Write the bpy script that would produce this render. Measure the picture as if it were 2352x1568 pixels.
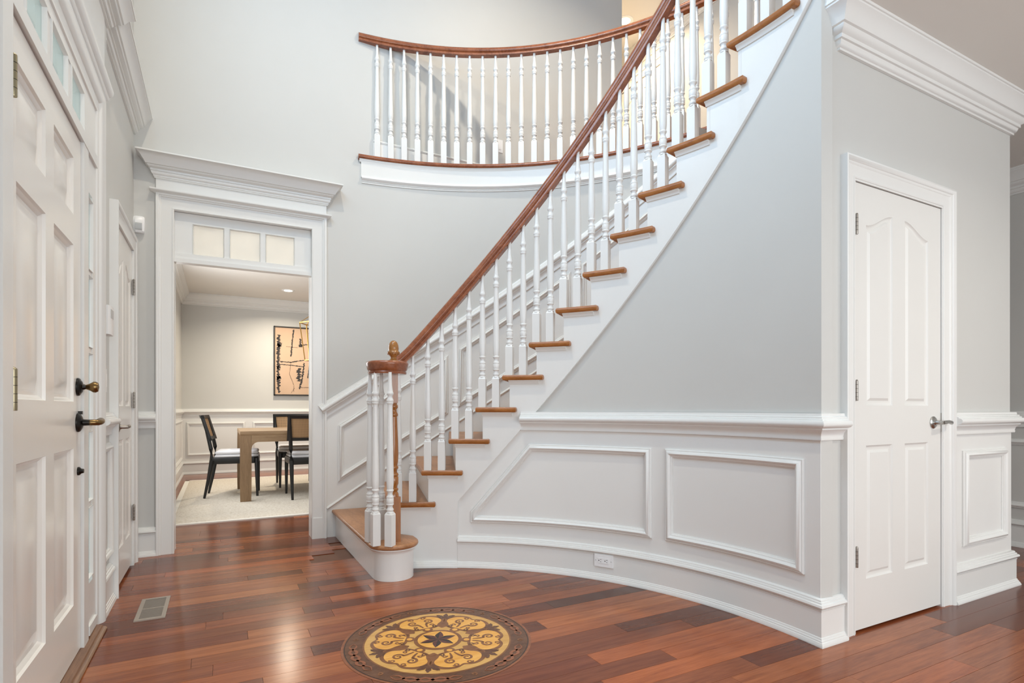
import bpy, bmesh, math, random
from mathutils import Vector, Matrix
from mathutils.geometry import tessellate_polygon
from math import sin, cos, pi, radians as rad, degrees as deg, sqrt, atan2
random.seed(7)
for o in list(bpy.data.objects): bpy.data.objects.remove(o)
SC = bpy.context.scene
COL = SC.collection

# ------------------------------------------------------------------ camera
cam = bpy.data.cameras.new('camera'); co = bpy.data.objects.new('camera', cam); COL.objects.link(co)
co.location = (0, 0, 1.01); co.rotation_euler = (pi/2, 0, -rad(27.76))
cam.sensor_width = 36; cam.lens = 36*1275/2352; cam.shift_y = 153/2352
cam.clip_start = .02; SC.camera = co
# ------------------------------------------------------------------ light
SC.view_settings.view_transform = 'Standard'; SC.view_settings.look = 'None'
SC.view_settings.gamma = 1; SC.view_settings.use_curve_mapping = False
SC.view_settings.exposure = 0.12
w = bpy.data.worlds.new('world'); SC.world = w; w.use_nodes = True
w.node_tree.nodes['Background'].inputs[0].default_value = (.72, .82, .84, 1)
w.node_tree.nodes['Background'].inputs[1].default_value = 1.1
def area(name, loc, rot, sx, sy, power, col, spread=180):
    l = bpy.data.lights.new(name, 'AREA'); l.shape = 'RECTANGLE'; l.size = sx; l.size_y = sy
    l.energy = power; l.color = col; l.spread = rad(spread)
    o = bpy.data.objects.new(name, l); COL.objects.link(o); o.location = loc; o.rotation_euler = rot
    return o
def disk(name, loc, power, col, size=.12, spread=150):
    l = bpy.data.lights.new(name, 'AREA'); l.shape = 'DISK'; l.size = size
    l.energy = power; l.color = col; l.spread = rad(spread)
    o = bpy.data.objects.new(name, l); COL.objects.link(o); o.location = loc
    return o
DAY = (.44, .71, 1.0); WARM = (1.0, .87, .68); SOFT = (1.0, .88, .70)
# daylight: tall window over the front door (cool light high on the stair wall), windows of the room behind the camera, dining windows on the front side
area('window_entry_upper_offscreen', (-.510, 1.7, 4.3), (0, -pi/2, 0), 1.6, 2.6, 76, DAY)
area('window_rear_room_offscreen', (1.6, -2.985, 1.55), (pi/2, 0, 0), 4.2, 2.3, 130, (.92, .97, 1.0))
area('window_dining_left_offscreen', (-.505, 6.6, 1.75), (0, -pi/2, 0), 1.3, 2.2, 62, (.96, .98, 1.0))
# ceiling lamps above the frame: their shadows fall on the balcony wall, beside the doorway crown and under the closet lever
disk('ceiling_lamp_stair_offscreen', (2.4, 3.0, 5.465), 38, SOFT)
disk('ceiling_lamp_entry_offscreen', (.35, 2.3, 5.465), 36, SOFT)
disk('ceiling_lamp_passage_offscreen', (3.4, -.2, 2.738), 18, (1, .93, .82))
# the two recessed lamps the photograph shows
disk('upper_hall_lamp_light', (4.13, 5.05, 5.459), 30, (1, .78, .52))
disk('dining_lamp_light', (.90, 8.86, 2.749), 30, WARM, .12)

# ------------------------------------------------------------------ materials
def nt(name):
    m = bpy.data.materials.new(name); m.use_nodes = True
    n = m.node_tree; return m, n, n.nodes['Principled BSDF']
def paint(name, col, rough=.5, bump=.02, scale=180, spec=.5, metal=0.0):
    m, n, b = nt(name)
    b.inputs['Base Color'].default_value = (*col, 1); b.inputs['Roughness'].default_value = rough
    b.inputs['Metallic'].default_value = metal; b.inputs['Specular IOR Level'].default_value = spec
    tc = n.nodes.new('ShaderNodeNewGeometry')
    no = n.nodes.new('ShaderNodeTexNoise'); no.inputs['Scale'].default_value = scale; no.inputs['Detail'].default_value = 2
    n.links.new(tc.outputs['Position'], no.inputs['Vector'])
    if bump > 0:
        bu = n.nodes.new('ShaderNodeBump'); bu.inputs['Strength'].default_value = bump*5; bu.inputs['Distance'].default_value = .001
        n.links.new(no.outputs['Fac'], bu.inputs['Height']); n.links.new(bu.outputs[0], b.inputs['Normal'])
    mx = n.nodes.new('ShaderNodeMix'); mx.data_type = 'RGBA'
    mx.inputs[6].default_value = (*[c*.975 for c in col], 1); mx.inputs[7].default_value = (*[min(1, c*1.02) for c in col], 1)
    n2 = n.nodes.new('ShaderNodeTexNoise'); n2.inputs['Scale'].default_value = 3
    n.links.new(tc.outputs['Position'], n2.inputs['Vector']); n.links.new(n2.outputs['Fac'], mx.inputs[0])
    n.links.new(mx.outputs[2], b.inputs['Base Color'])
    return m
def wood(name, c0, c1, stretch=(2, 22, 22), rough=.3, tone='none', fine=1.0, space='Position', coat=0.0):
    """grain stretched along one axis; tone: 'object' multiplies by the object colour, 'island' picks a tone per piece"""
    m, n, b = nt(name); L = n.links.new
    if space == 'Position':
        src = n.nodes.new('ShaderNodeNewGeometry').outputs['Position']
    else:
        src = n.nodes.new('ShaderNodeTexCoord').outputs['Object']
    oi = n.nodes.new('ShaderNodeObjectInfo')
    off = n.nodes.new('ShaderNodeVectorMath'); off.operation = 'MULTIPLY_ADD'
    cmb = n.nodes.new('ShaderNodeCombineXYZ')
    rnd = oi.outputs['Random']
    if tone == 'island':
        rnd = n.nodes.new('ShaderNodeNewGeometry').outputs['Random Per Island']
    for i in range(3): L(rnd, cmb.inputs[i])
    off.inputs[1].default_value = (31, 17, 5); L(cmb.outputs[0], off.inputs[0]); L(src, off.inputs[2])
    mp = n.nodes.new('ShaderNodeMapping'); mp.inputs['Scale'].default_value = stretch; L(off.outputs[0], mp.inputs[0])
    n1 = n.nodes.new('ShaderNodeTexNoise'); n1.inputs['Scale'].default_value = 1.2; n1.inputs['Detail'].default_value = 6; n1.inputs['Roughness'].default_value = .65; n1.inputs['Distortion'].default_value = .6
    L(mp.outputs[0], n1.inputs['Vector'])
    mp2 = n.nodes.new('ShaderNodeMapping'); mp2.inputs['Scale'].default_value = tuple(s*6*fine for s in stretch); L(off.outputs[0], mp2.inputs[0])
    n2 = n.nodes.new('ShaderNodeTexNoise'); n2.inputs['Scale'].default_value = 1.5; n2.inputs['Detail'].default_value = 3
    L(mp2.outputs[0], n2.inputs['Vector'])
    ad = n.nodes.new('ShaderNodeMath'); ad.operation = 'MULTIPLY_ADD'; ad.inputs[1].default_value = .45; L(n2.outputs['Fac'], ad.inputs[0]); L(n1.outputs['Fac'], ad.inputs[2])
    cr = n.nodes.new('ShaderNodeMapRange'); cr.inputs[1].default_value = .5; cr.inputs[2].default_value = .95; L(ad.outputs[0], cr.inputs[0])
    mx = n.nodes.new('ShaderNodeMix'); mx.data_type = 'RGBA'; mx.inputs[6].default_value = (*c0, 1); mx.inputs[7].default_value = (*c1, 1)
    L(cr.outputs[0], mx.inputs[0]); out = mx.outputs[2]
    if tone != 'none':
        mu = n.nodes.new('ShaderNodeMix'); mu.data_type = 'RGBA'; mu.blend_type = 'MULTIPLY'; mu.inputs[0].default_value = 1
        L(out, mu.inputs[6])
        if tone == 'object': L(oi.outputs['Color'], mu.inputs[7])
        else:
            rp = n.nodes.new('ShaderNodeValToRGB'); e = rp.color_ramp.elements
            e[0].color = (.33, .26, .28, 1); e[1].color = (1.0, .92, .8, 1)
            L(rnd, rp.inputs[0]); L(rp.outputs[0], mu.inputs[7])
        out = mu.outputs[2]
    L(out, b.inputs['Base Color'])
    b.inputs['Specular IOR Level'].default_value = .36 if tone != 'none' or name.startswith('inlay') else .5
    b.inputs['Roughness'].default_value = rough; b.inputs['Coat Weight'].default_value = coat; b.inputs['Coat Roughness'].default_value = .12
    bu = n.nodes.new('ShaderNodeBump'); bu.inputs['Strength'].default_value = .08; bu.inputs['Distance'].default_value = .001
    L(n2.outputs['Fac'], bu.inputs['Height']); L(bu.outputs[0], b.inputs['Normal'])
    return m
M = {}
M['wall'] = paint('wall_paint_greige', (.62, .62, .60), .55, .03, 260)
M['trim'] = paint('trim_white_semigloss', (.81, .815, .80), .28, .004, 60)
M['door'] = paint('door_white_gloss', (.86, .84, .80), .22, .006, 40)
M['closet_door'] = paint('door_white_woodgrain', (.79, .785, .76), .35, .03, 150)
M['ceiling'] = paint('ceiling_paint', (.80, .78, .74), .75, .02, 200)
M['baluster'] = paint('baluster_white_paint', (.80, .80, .785), .32, .004, 60)
M['plank'] = wood('floor_plank_wood', (.235, .068, .025), (.43, .148, .056), (1.6, 26, 26), .2, 'object')
M['plank_far'] = wood('floor_plank_wood_far', (.235, .068, .025), (.43, .148, .056), (1.6, 26, 26), .2, 'island')
M['subfloor'] = paint('subfloor_wood', (.14, .065, .038), .8, 0)
M['tread'] = wood('oak_tread', (.30, .135, .055), (.50, .25, .12), (14, 2.2, 14), .38, 'none')
M['nose'] = wood('oak_nosing', (.26, .085, .018), (.44, .17, .045), (8, 8, 30), .3, 'none')
M['rail'] = wood('mahogany_rail', (.17, .045, .018), (.36, .12, .05), (9, 9, 9), .22, 'none', coat=.3)
M['newel'] = wood('oak_newel', (.24, .075, .012), (.40, .15, .03), (40, 40, 3), .25, 'none', coat=.3)
M['acorn'] = wood('oak_acorn', (.26, .10, .02), (.42, .19, .05), (30, 30, 6), .25, 'none', coat=.3)
M['sill'] = wood('threshold_oak', (.12, .05, .022), (.30, .15, .075), (40, 2, 40), .35, 'none')
M['brass'] = paint('aged_brass', (.36, .31, .20), .35, 0, metal=1)
M['bronze'] = paint('oil_rubbed_bronze', (.03, .028, .026), .32, .02, 90, metal=.9)
M['bronze_lt'] = paint('worn_bronze', (.22, .14, .06), .3, .02, 90, metal=1)
M['nickel'] = paint('satin_nickel', (.46, .45, .43), .25, 0, metal=1)
M['pewter'] = paint('dull_nickel', (.34, .31, .28), .38, 0, metal=1)
M['gap_fill'] = paint('near_black_fill', (.03, .028, .026), .7, 0)  # plain near-black for the door gap strips and socket slots
M['plastic'] = paint('white_plastic', (.90, .91, .92), .35, 0)
M['plastic_grey'] = paint('grey_lens', (.5, .52, .53), .3, 0)
M['black'] = paint('black_lacquer', (.012, .012, .012), .35, 0)
M['cushion'] = paint('grey_cushion', (.78, .78, .80), .9, .06, 500)
M['table'] = wood('table_oak', (.22, .13, .065), (.36, .24, .13), (2, 26, 26), .45, 'none')
M['table_leg'] = wood('table_oak_leg', (.19, .11, .05), (.31, .195, .10), (26, 26, 2), .45, 'none')
M['gold'] = paint('brushed_gold', (.62, .36, .10), .3, 0, metal=1)
M['canvas_edge'] = paint('frame_black', (.03, .028, .027), .5, 0)
M['vent'] = paint('vent_taupe', (.40, .35, .30), .4, 0, metal=.3)
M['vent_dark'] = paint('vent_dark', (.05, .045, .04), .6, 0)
M['rug_edge'] = paint('rug_binding', (.84, .81, .74), .9, .05, 300)
def rug_mat():
    m, n, b = nt('rug_woven_wool'); L = n.links.new
    g = n.nodes.new('ShaderNodeNewGeometry')
    mp = n.nodes.new('ShaderNodeMapping'); mp.inputs['Scale'].default_value = (55, 75, 1); L(g.outputs['Position'], mp.inputs[0])
    v = n.nodes.new('ShaderNodeTexVoronoi'); v.inputs['Scale'].default_value = 1; L(mp.outputs[0], v.inputs['Vector'])
    r = n.nodes.new('ShaderNodeValToRGB'); e = r.color_ramp.elements
    e[0].color = (.80, .75, .66, 1); e[1].color = (.60, .53, .43, 1); e[1].position = .9
    L(v.outputs['Distance'], r.inputs[0]); L(r.outputs[0], b.inputs['Base Color']); b.inputs['Roughness'].default_value = .95
    bu = n.nodes.new('ShaderNodeBump'); bu.inputs['Distance'].default_value = .004; bu.invert = True
    L(v.outputs['Distance'], bu.inputs['Height']); L(bu.outputs[0], b.inputs['Normal'])
    return m
M['rug'] = rug_mat()
def cane_mat():
    m, n, b = nt('woven_cane'); L = n.links.new
    tc = n.nodes.new('ShaderNodeTexCoord')
    mp = n.nodes.new('ShaderNodeMapping'); mp.inputs['Scale'].default_value = (85, 85, 85); L(tc.outputs['Object'], mp.inputs[0])
    s = n.nodes.new('ShaderNodeSeparateXYZ'); L(mp.outputs[0], s.inputs[0])
    a = []
    for ax in ('X', 'Z'):
        f = n.nodes.new('ShaderNodeMath'); f.operation = 'FRACT'; L(s.outputs[ax], f.inputs[0])
        c = n.nodes.new('ShaderNodeMath'); c.operation = 'GREATER_THAN'; c.inputs[1].default_value = .42; L(f.outputs[0], c.inputs[0]); a.append(c)
    mu = n.nodes.new('ShaderNodeMath'); mu.operation = 'MULTIPLY'; L(a[0].outputs[0], mu.inputs[0]); L(a[1].outputs[0], mu.inputs[1])
    mx = n.nodes.new('ShaderNodeMix'); mx.data_type = 'RGBA'; mx.inputs[6].default_value = (.52, .32, .16, 1); mx.inputs[7].default_value = (.10, .06, .035, 1)
    L(mu.outputs[0], mx.inputs[0]); L(mx.outputs[2], b.inputs['Base Color']); b.inputs['Roughness'].default_value = .6
    return m
M['cane'] = cane_mat()
def glass_mat(name, tint, frost):
    m = bpy.data.materials.new(name); m.use_nodes = True; n = m.node_tree; n.nodes.clear(); L = n.links.new
    o = n.nodes.new('ShaderNodeOutputMaterial'); t = n.nodes.new('ShaderNodeBsdfTransparent'); t.inputs[0].default_value = (*tint, 1)
    g = n.nodes.new('ShaderNodeBsdfGlossy'); g.inputs['Roughness'].default_value = .05
    d = n.nodes.new('ShaderNodeBsdfTranslucent'); d.inputs[0].default_value = (.97, .95, .9, 1)
    df = n.nodes.new('ShaderNodeBsdfDiffuse'); df.inputs[0].default_value = (.95, .93, .87, 1)
    g0 = n.nodes.new('ShaderNodeNewGeometry'); wv = n.nodes.new('ShaderNodeTexNoise'); wv.inputs['Scale'].default_value = 9
    L(g0.outputs['Position'], wv.inputs['Vector'])
    m0 = n.nodes.new('ShaderNodeMixShader'); L(wv.outputs['Fac'], m0.inputs[0]); L(d.outputs[0], m0.inputs[1]); L(df.outputs[0], m0.inputs[2])
    m1 = n.nodes.new('ShaderNodeMixShader'); m1.inputs[0].default_value = frost; L(t.outputs[0], m1.inputs[1]); L(m0.outputs[0], m1.inputs[2])
    m2 = n.nodes.new('ShaderNodeMixShader'); m2.inputs[0].default_value = .07; L(m1.outputs[0], m2.inputs[1]); L(g.outputs[0], m2.inputs[2])
    L(m2.outputs[0], o.inputs[0]); return m
M['glass'] = glass_mat('entry_glass', (.90, .95, .95), .2)
M['frost'] = glass_mat('frosted_glass', (.99, .97, .92), .7)
def emit(name, col, s):
    m = bpy.data.materials.new(name); m.use_nodes = True; n = m.node_tree; n.nodes.clear()
    o = n.nodes.new('ShaderNodeOutputMaterial'); e = n.nodes.new('ShaderNodeEmission'); e.inputs[0].default_value = (*col, 1); e.inputs[1].default_value = s
    n.links.new(e.outputs[0], o.inputs[0]); return m
M['lamp'] = emit('lamp_glow', (1, .93, .8), 6)
def painting_mat():
    m, n, b = nt('abstract_ink_painting'); L = n.links.new
    tc = n.nodes.new('ShaderNodeTexCoord'); b.inputs['Roughness'].default_value = .8
    base = n.nodes.new('ShaderNodeTexNoise'); base.inputs['Scale'].default_value = 3; L(tc.outputs['Object'], base.inputs['Vector'])
    mx = n.nodes.new('ShaderNodeMix'); mx.data_type = 'RGBA'; mx.inputs[6].default_value = (.66, .47, .34, 1); mx.inputs[7].default_value = (.55, .38, .26, 1)
    L(base.outputs['Fac'], mx.inputs[0]); L(mx.outputs[2], b.inputs['Base Color'])
    return m
M['canvas'] = painting_mat()
M['ink'] = paint('painting_ink', (.045, .04, .04), .85, 0)
M['ink_grey'] = paint('painting_ink_wash', (.22, .15, .11), .85, 0)
# medallion woods
M['med_dark'] = wood('inlay_walnut', (.085, .033, .014), (.17, .075, .035), (10, 26, 26), .22, 'none')
M['med_mid'] = wood('inlay_brown', (.16, .06, .022), (.28, .12, .045), (8, 26, 26), .22, 'none')
M['med_gold'] = wood('inlay_maple', (.68, .31, .05), (.84, .46, .11), (3, 20, 20), .22, 'none')
M['med_pale'] = wood('inlay_pale', (.54, .29, .075), (.70, .42, .13), (3, 20, 20), .22, 'none')
M['med_red'] = wood('inlay_red', (.20, .065, .028), (.32, .115, .05), (8, 26, 26), .22, 'none')
M['med_star'] = wood('inlay_rosewood', (.07, .022, .018), (.13, .045, .035), (10, 26, 26), .22, 'none')
M['med_black'] = wood('inlay_wenge', (.02, .01, .008), (.05, .025, .018), (10, 26, 26), .22, 'none')

# ------------------------------------------------------------------ mesh helpers
def mesh(name, V, F, mat, parent=None, smooth=40, loc=None):
    me = bpy.data.meshes.new(name)
    bm = bmesh.new(); vs = [bm.verts.new(v) for v in V]; bm.verts.ensure_lookup_table()
    for f in F:
        try: bm.faces.new([vs[i] for i in f])
        except ValueError: pass
    bmesh.ops.recalc_face_normals(bm, faces=bm.faces)
    if smooth:
        for f in bm.faces: f.smooth = True
    bm.to_mesh(me); bm.free()
    if smooth: me.set_sharp_from_angle(angle=rad(smooth))
    me.materials.append(M[mat] if isinstance(mat, str) else mat)
    o = bpy.data.objects.new(name, me); COL.objects.link(o)
    if parent: o.parent = parent
    if loc: o.location = loc
    return o
def tag(o, label, cat=None, group=None, kind=None):
    o['label'] = label
    if cat: o['category'] = cat
    if group: o['group'] = group
    if kind: o['kind'] = kind
    return o
def empty(name, loc=(0, 0, 0), rz=0):
    o = bpy.data.objects.new(name, None); COL.objects.link(o); o.location = loc; o.rotation_euler = (0, 0, rz)
    o.empty_display_size = .1; return o
class G:
    def __init__(s): s.V = []; s.F = []
    def add(s, V, F):
        k = len(s.V); s.V += [tuple(v) for v in V]; s.F += [[i+k for i in f] for f in F]; return s
    def box(s, x0, x1, y0, y1, z0, z1):
        return s.add([(x0,y0,z0),(x1,y0,z0),(x1,y1,z0),(x0,y1,z0),(x0,y0,z1),(x1,y0,z1),(x1,y1,z1),(x0,y1,z1)],
                     [(0,3,2,1),(4,5,6,7),(0,1,5,4),(1,2,6,5),(2,3,7,6),(3,0,4,7)])
    def rings(s, R, closed=False, cap=True):
        n = len(R[0]); V = [p for r in R for p in r]; F = []; m = len(R)
        for i in range(m if closed else m-1):
            a = i*n; b = ((i+1) % m)*n
            for j in range(n):
                k = (j+1) % n; F.append((a+j, a+k, b+k, b+j))
        if cap and not closed:
            F.append(tuple(range(n))); F.append(tuple((m-1)*n+j for j in range(n)))
        return s.add(V, F)
    def prism(s, poly, z0, z1):
        return s.rings([[(x, y, z0) for x, y in poly], [(x, y, z1) for x, y in poly]])
    def lathe(s, prof, c=(0, 0, 0), seg=16, axis='z', a0=0):
        R = []
        for r, h in prof:
            ring = []
            for i in range(seg):
                a = 2*pi*i/seg+a0
                p = (r*cos(a), r*sin(a), h)
                if axis == 'x': p = (p[2], p[0], p[1])
                if axis == 'y': p = (p[0], p[2], p[1])
                ring.append((c[0]+p[0], c[1]+p[1], c[2]+p[2]))
            R.append(ring)
        return s.rings(R)
    def tube(s, pts, r, seg=8):
        pts = [Vector(p) for p in pts]; R = []
        rr = r if isinstance(r, (list, tuple)) else [r]*len(pts)
        for i, p in enumerate(pts):
            t = (pts[min(i+1, len(pts)-1)]-pts[max(i-1, 0)]).normalized()
            u = t.cross(Vector((0, 0, 1)));
            if u.length < .1: u = t.cross(Vector((0, 1, 0)))
            u.normalize(); v = u.cross(t)
            R.append([tuple(p+rr[i]*(cos(2*pi*k/seg+pi/seg)*u+sin(2*pi*k/seg+pi/seg)*v)) for k in range(seg)])
        return s.rings(R)
    def hsweep(s, path, prof, z=0, side=1, closed=False):
        """horizontal moulding: prof = (out, up); out lies to the right of the path"""
        P = [Vector((p[0], p[1])) for p in path]; zs = [z+(p[2] if len(p) > 2 else 0) for p in path]
        n = len(P); T = [(P[(i+1) % n]-P[i]).normalized() for i in range(n if closed else n-1)]
        R = []
        for i in range(n):
            if closed: t1, t2 = T[i-1], T[i]
            else: t1, t2 = T[max(i-1, 0)], T[min(i, n-2)]
            n1 = Vector((t1.y, -t1.x))*side; n2 = Vector((t2.y, -t2.x))*side
            mvec = (n1+n2)/(1+n1.dot(n2)) if 1+n1.dot(n2) > .05 else n1
            R.append([(P[i].x+o*mvec.x, P[i].y+o*mvec.y, zs[i]+u) for o, u in prof])
        return s.rings(R, closed)
    def fsweep(s, path, normals, prof, closed=False):
        """moulding on a surface: prof = (u along N x t, v proud along N)"""
        P = [Vector(p) for p in path]; n = len(P)
        N = [Vector(q).normalized() for q in normals] if not isinstance(normals[0], (int, float)) else [Vector(normals).normalized()]*n
        T = [(P[(i+1) % n]-P[i]).normalized() for i in range(n if closed else n-1)]
        R = []
        for i in range(n):
            if closed: t1, t2 = T[i-1], T[i]
            else: t1, t2 = T[max(i-1, 0)], T[min(i, n-2)]
            s1 = N[i].cross(t1).normalized(); s2 = N[i].cross(t2).normalized(); d = 1+s1.dot(s2)
            mv = (s1+s2)/d if d > .05 else s1
            R.append([tuple(P[i]+mv*u+N[i]*v) for u, v in prof])
        return s.rings(R, closed)
    def obj(s, name, mat, parent=None, smooth=40): return mesh(name, s.V, s.F, mat, parent, smooth)
def offset(poly, d):
    """inward offset of a CCW polygon"""
    n = len(poly); out = []
    for i in range(n):
        a, b, c = Vector(poly[i-1]), Vector(poly[i]), Vector(poly[(i+1) % n])
        t1 = (b-a).normalized(); t2 = (c-b).normalized()
        n1 = Vector((-t1.y, t1.x)); n2 = Vector((-t2.y, t2.x)); k = 1+n1.dot(n2)
        m = (n1+n2)/k if k > .1 else n1
        out.append((b.x+m.x*d, b.y+m.y*d))
    return out
def ccw(poly):
    a = sum(poly[i-1][0]*poly[i][1]-poly[i][0]*poly[i-1][1] for i in range(len(poly)))
    return poly if a > 0 else poly[::-1]
def slab(g, poly, z0, z1, r, seg=4):
    """flat slab with rounded rim"""
    poly = ccw(poly); R = []
    for i in range(seg*2+1):
        a = -pi/2+pi*i/(seg*2)
        off = r*(1-cos(a)); zz = (z0+z1)/2+(z1-z0)/2*sin(a)
        R.append([(x, y, zz) for x, y in offset(poly, off)])
    return g.rings(R)
def arcpts(c, r, a0, a1, n):
    return [(c[0]+r*cos(rad(a0+(a1-a0)*i/n)), c[1]+r*sin(rad(a0+(a1-a0)*i/n))) for i in range(n+1)]

# ------------------------------------------------------------------ key dimensions
C1 = (.381, 1.663); O2 = (.744, 1.967); RO = 2.553      # centres of the inner and outer stair curves
XL = -.516; YB = 4.52; YC = 1.487; ZC = 5.47; ZL = 2.743; ZF2 = 3.035
def thf(k): return 55.67+5.28*(5-k)                      # nosing angle on the inner curve
def thr(k): return thf(k)-1.1
def phf(k): return 89.0-6.95*(k-1)                       # nosing angle on the outer curve
def zt(k): return .2*k
def zlow(th): return .42+.0373*(59.38-th)
def pin(th, r): return (C1[0]+r*cos(rad(th)), C1[1]+r*sin(rad(th)))
def pout(ph, r): return (O2[0]+r*cos(rad(ph)), O2[1]+r*sin(rad(ph)))
CHAIR = [(0,0),(.012,0),(.014,.008),(.012,.014),(.016,.03),(.026,.042),(.032,.046),(.032,.052),(.044,.056),(.052,.064),(.053,.074),(.047,.083),(.036,.086),(.036,.09),(.028,.094),(.028,.1),(.02,.104),(.018,.115),(0,.115)]
BASE = [(0,0),(.034,0),(.035,.006),(.031,.014),(.03,.018),(.027,.02),(.026,.026),(.023,.028),(.021,.035),(.018,.037),(.018,.146),(.02,.147),(.021,.152),(.018,.154),(.026,.158),(.03,.166),(.027,.175),(.02,.178),(.019,.184),(.014,.186),(.013,.192),(.008,.196),(0,.197)]
CROWN = [(0,0),(.012,0),(.012,.01),(.018,.013),(.024,.026),(.026,.036),(.034,.038),(.034,.054),(.04,.058),(.05,.064),(.056,.074),(.056,.08),(.064,.084),(.07,.1),(.08,.122),(.094,.14),(.103,.148),(.103,.156),(.108,.158),(.108,.17),(0,.17)]
PANEL = [(0,0),(0,.007),(.004,.011),(.009,.010),(.011,.015),(.016,.021),(.023,.024),(.030,.020),(.033,.013),(.039,.012),(.041,.007),(.046,.005),(.046,0)]

# ------------------------------------------------------------------ structure: floor
floor = G().box(XL-.15, 6, -3, 10, -.12, -.006).obj('floor', 'subfloor', smooth=0)
tag(floor, 'reddish brown hardwood plank floor running through hall and dining room', kind='structure')
F_ = Vector((sin(rad(27.76)), cos(rad(27.76)))); R_ = Vector((F_.y, -F_.x))
def px(x, y, z):
    d = x*F_.x+y*F_.y
    if d < .2: return None
    return (1176+1275*(x*R_.x+y*R_.y)/d, 937-1275*(z-1.01)/d, d)
PW = .1017
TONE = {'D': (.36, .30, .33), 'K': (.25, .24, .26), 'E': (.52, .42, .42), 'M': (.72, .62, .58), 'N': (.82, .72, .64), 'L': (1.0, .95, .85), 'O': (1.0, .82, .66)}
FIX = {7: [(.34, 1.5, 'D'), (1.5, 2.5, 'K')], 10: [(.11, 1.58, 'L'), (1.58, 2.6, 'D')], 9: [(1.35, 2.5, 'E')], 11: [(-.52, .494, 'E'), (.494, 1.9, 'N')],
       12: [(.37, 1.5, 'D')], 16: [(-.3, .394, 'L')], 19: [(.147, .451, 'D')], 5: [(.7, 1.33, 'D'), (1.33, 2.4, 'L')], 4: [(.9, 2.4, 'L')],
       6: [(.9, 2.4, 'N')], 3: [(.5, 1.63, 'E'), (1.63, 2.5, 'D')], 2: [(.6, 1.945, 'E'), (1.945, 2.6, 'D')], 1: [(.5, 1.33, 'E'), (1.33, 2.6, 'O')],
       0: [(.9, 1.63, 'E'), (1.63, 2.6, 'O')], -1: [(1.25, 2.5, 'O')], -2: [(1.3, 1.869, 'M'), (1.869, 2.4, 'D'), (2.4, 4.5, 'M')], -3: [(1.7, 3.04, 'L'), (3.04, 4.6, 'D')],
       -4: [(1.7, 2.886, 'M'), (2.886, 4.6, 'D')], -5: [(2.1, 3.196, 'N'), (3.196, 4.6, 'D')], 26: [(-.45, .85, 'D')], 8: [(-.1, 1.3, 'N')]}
unit = bpy.data.meshes.new('plank')
bmq = bmesh.new(); bmesh.ops.create_cube(bmq, size=1)
bmq.to_mesh(unit); bmq.free(); unit.materials.append(M['plank'])
planks = []
for row in range(-24, 81):
    y0 = 1.668+PW*row; cuts = []
    fx = sorted(FIX.get(row, [])); x = -.53+random.uniform(-1, 0)*.6; pos = x
    def fill(a, b):
        while a < b-.02:
            ln = random.uniform(.45, 1.35)
            e = b if b-a-ln < .3 else min(b, a+ln)
            cuts.append((a, e, random.choices('DEMNLOK', (1.5, 4, 5, 3, 2.2, 2.2, .3))[0])); a = e
    for a, b, t in fx:
        if a > pos: fill(pos, a)
        cuts.append((a, b, t)); pos = b
    fill(pos, 5.3)
    for a, b, t in cuts:
        a = max(a, XL-.02); b = min(b, 5.25)
        if b-a < .03: continue
        xm = (a+b)/2; ym = y0+PW/2
        # stays outside the block under the stairs
        r1 = math.hypot(xm-C1[0], ym-C1[1])
        if xm > .9 and YC+.3 < ym < 4.6 and min(math.hypot(q-C1[0], ym-C1[1]) for q in (a, b)) > 2.0 and xm < 4: continue
        pp = px(min(max(0, a), b), ym, 0); size = 0
        best = 0
        for q in [a+(b-a)*i/6 for i in range(7)]:
            p = px(q, ym, 0)
            if p and -30 < p[0] < 2390 and p[1] < 1600:
                if ym > 4.66 and not (395 < p[0] < 716): continue
                best = max(best, 1/p[2]**2)
        planks.append((best, a, b, y0, t))
planks.sort(reverse=True)
near = [p for p in planks if p[0] > 0][:296]; farp = planks[len(near):]
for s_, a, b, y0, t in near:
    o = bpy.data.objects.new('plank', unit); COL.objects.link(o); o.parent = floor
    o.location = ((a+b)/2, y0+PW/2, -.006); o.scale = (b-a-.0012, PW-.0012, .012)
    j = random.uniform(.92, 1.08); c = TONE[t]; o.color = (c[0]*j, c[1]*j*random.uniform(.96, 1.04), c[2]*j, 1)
g = G()
for s_, a, b, y0, t in farp: g.box(a+.0006, b-.0006, y0+.0006, y0+PW-.0006, -.012, 0)
pf = g.obj('plank_field', 'plank_far', floor, smooth=0); pf['kind'] = 'stuff'

# ------------------------------------------------------------------ structure: walls
g = G()   # left wall with openings for the entry and the closet
T0 = XL-.16
g.box(T0, XL, -3, 1.86, 0, ZC); g.box(T0, XL, 1.86, 3.12, 2.36, ZC); g.box(T0, XL, 3.12, 3.66, 0, ZC)
g.box(T0, XL, 3.66, 4.30, 2.03, ZC); g.box(T0, XL, 4.30, YB+.14, 0, ZC); g.box(T0-.4, T0-.36, 3.5, 4.45, 0, 2.2)
g.box(XL-.05, XL+.028, 1.70, 3.31, 2.52, 2.99)
tag(g.obj('wall_left', 'wall', smooth=0), 'light grey painted wall holding the front door and a closet', kind='structure')
g = G()   # back wall: dining doorway below, continuous above
g.box(XL, -.30, YB, YB+.14, 0, 2.41); g.box(XL, .744, YB, YB+.14, 2.41, ZC); g.box(.65, .744, YB, YB+.14, 0, 2.41)
g.box(.744, 3.655, YB, YB+.14, 2.83, ZC); g.box(.744, 3.5, YB+.03, YB+.14, 0, 2.83)
tag(g.obj('wall_back', 'wall', smooth=0), 'pale grey two-storey back wall around the dining room doorway', kind='structure')
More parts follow.
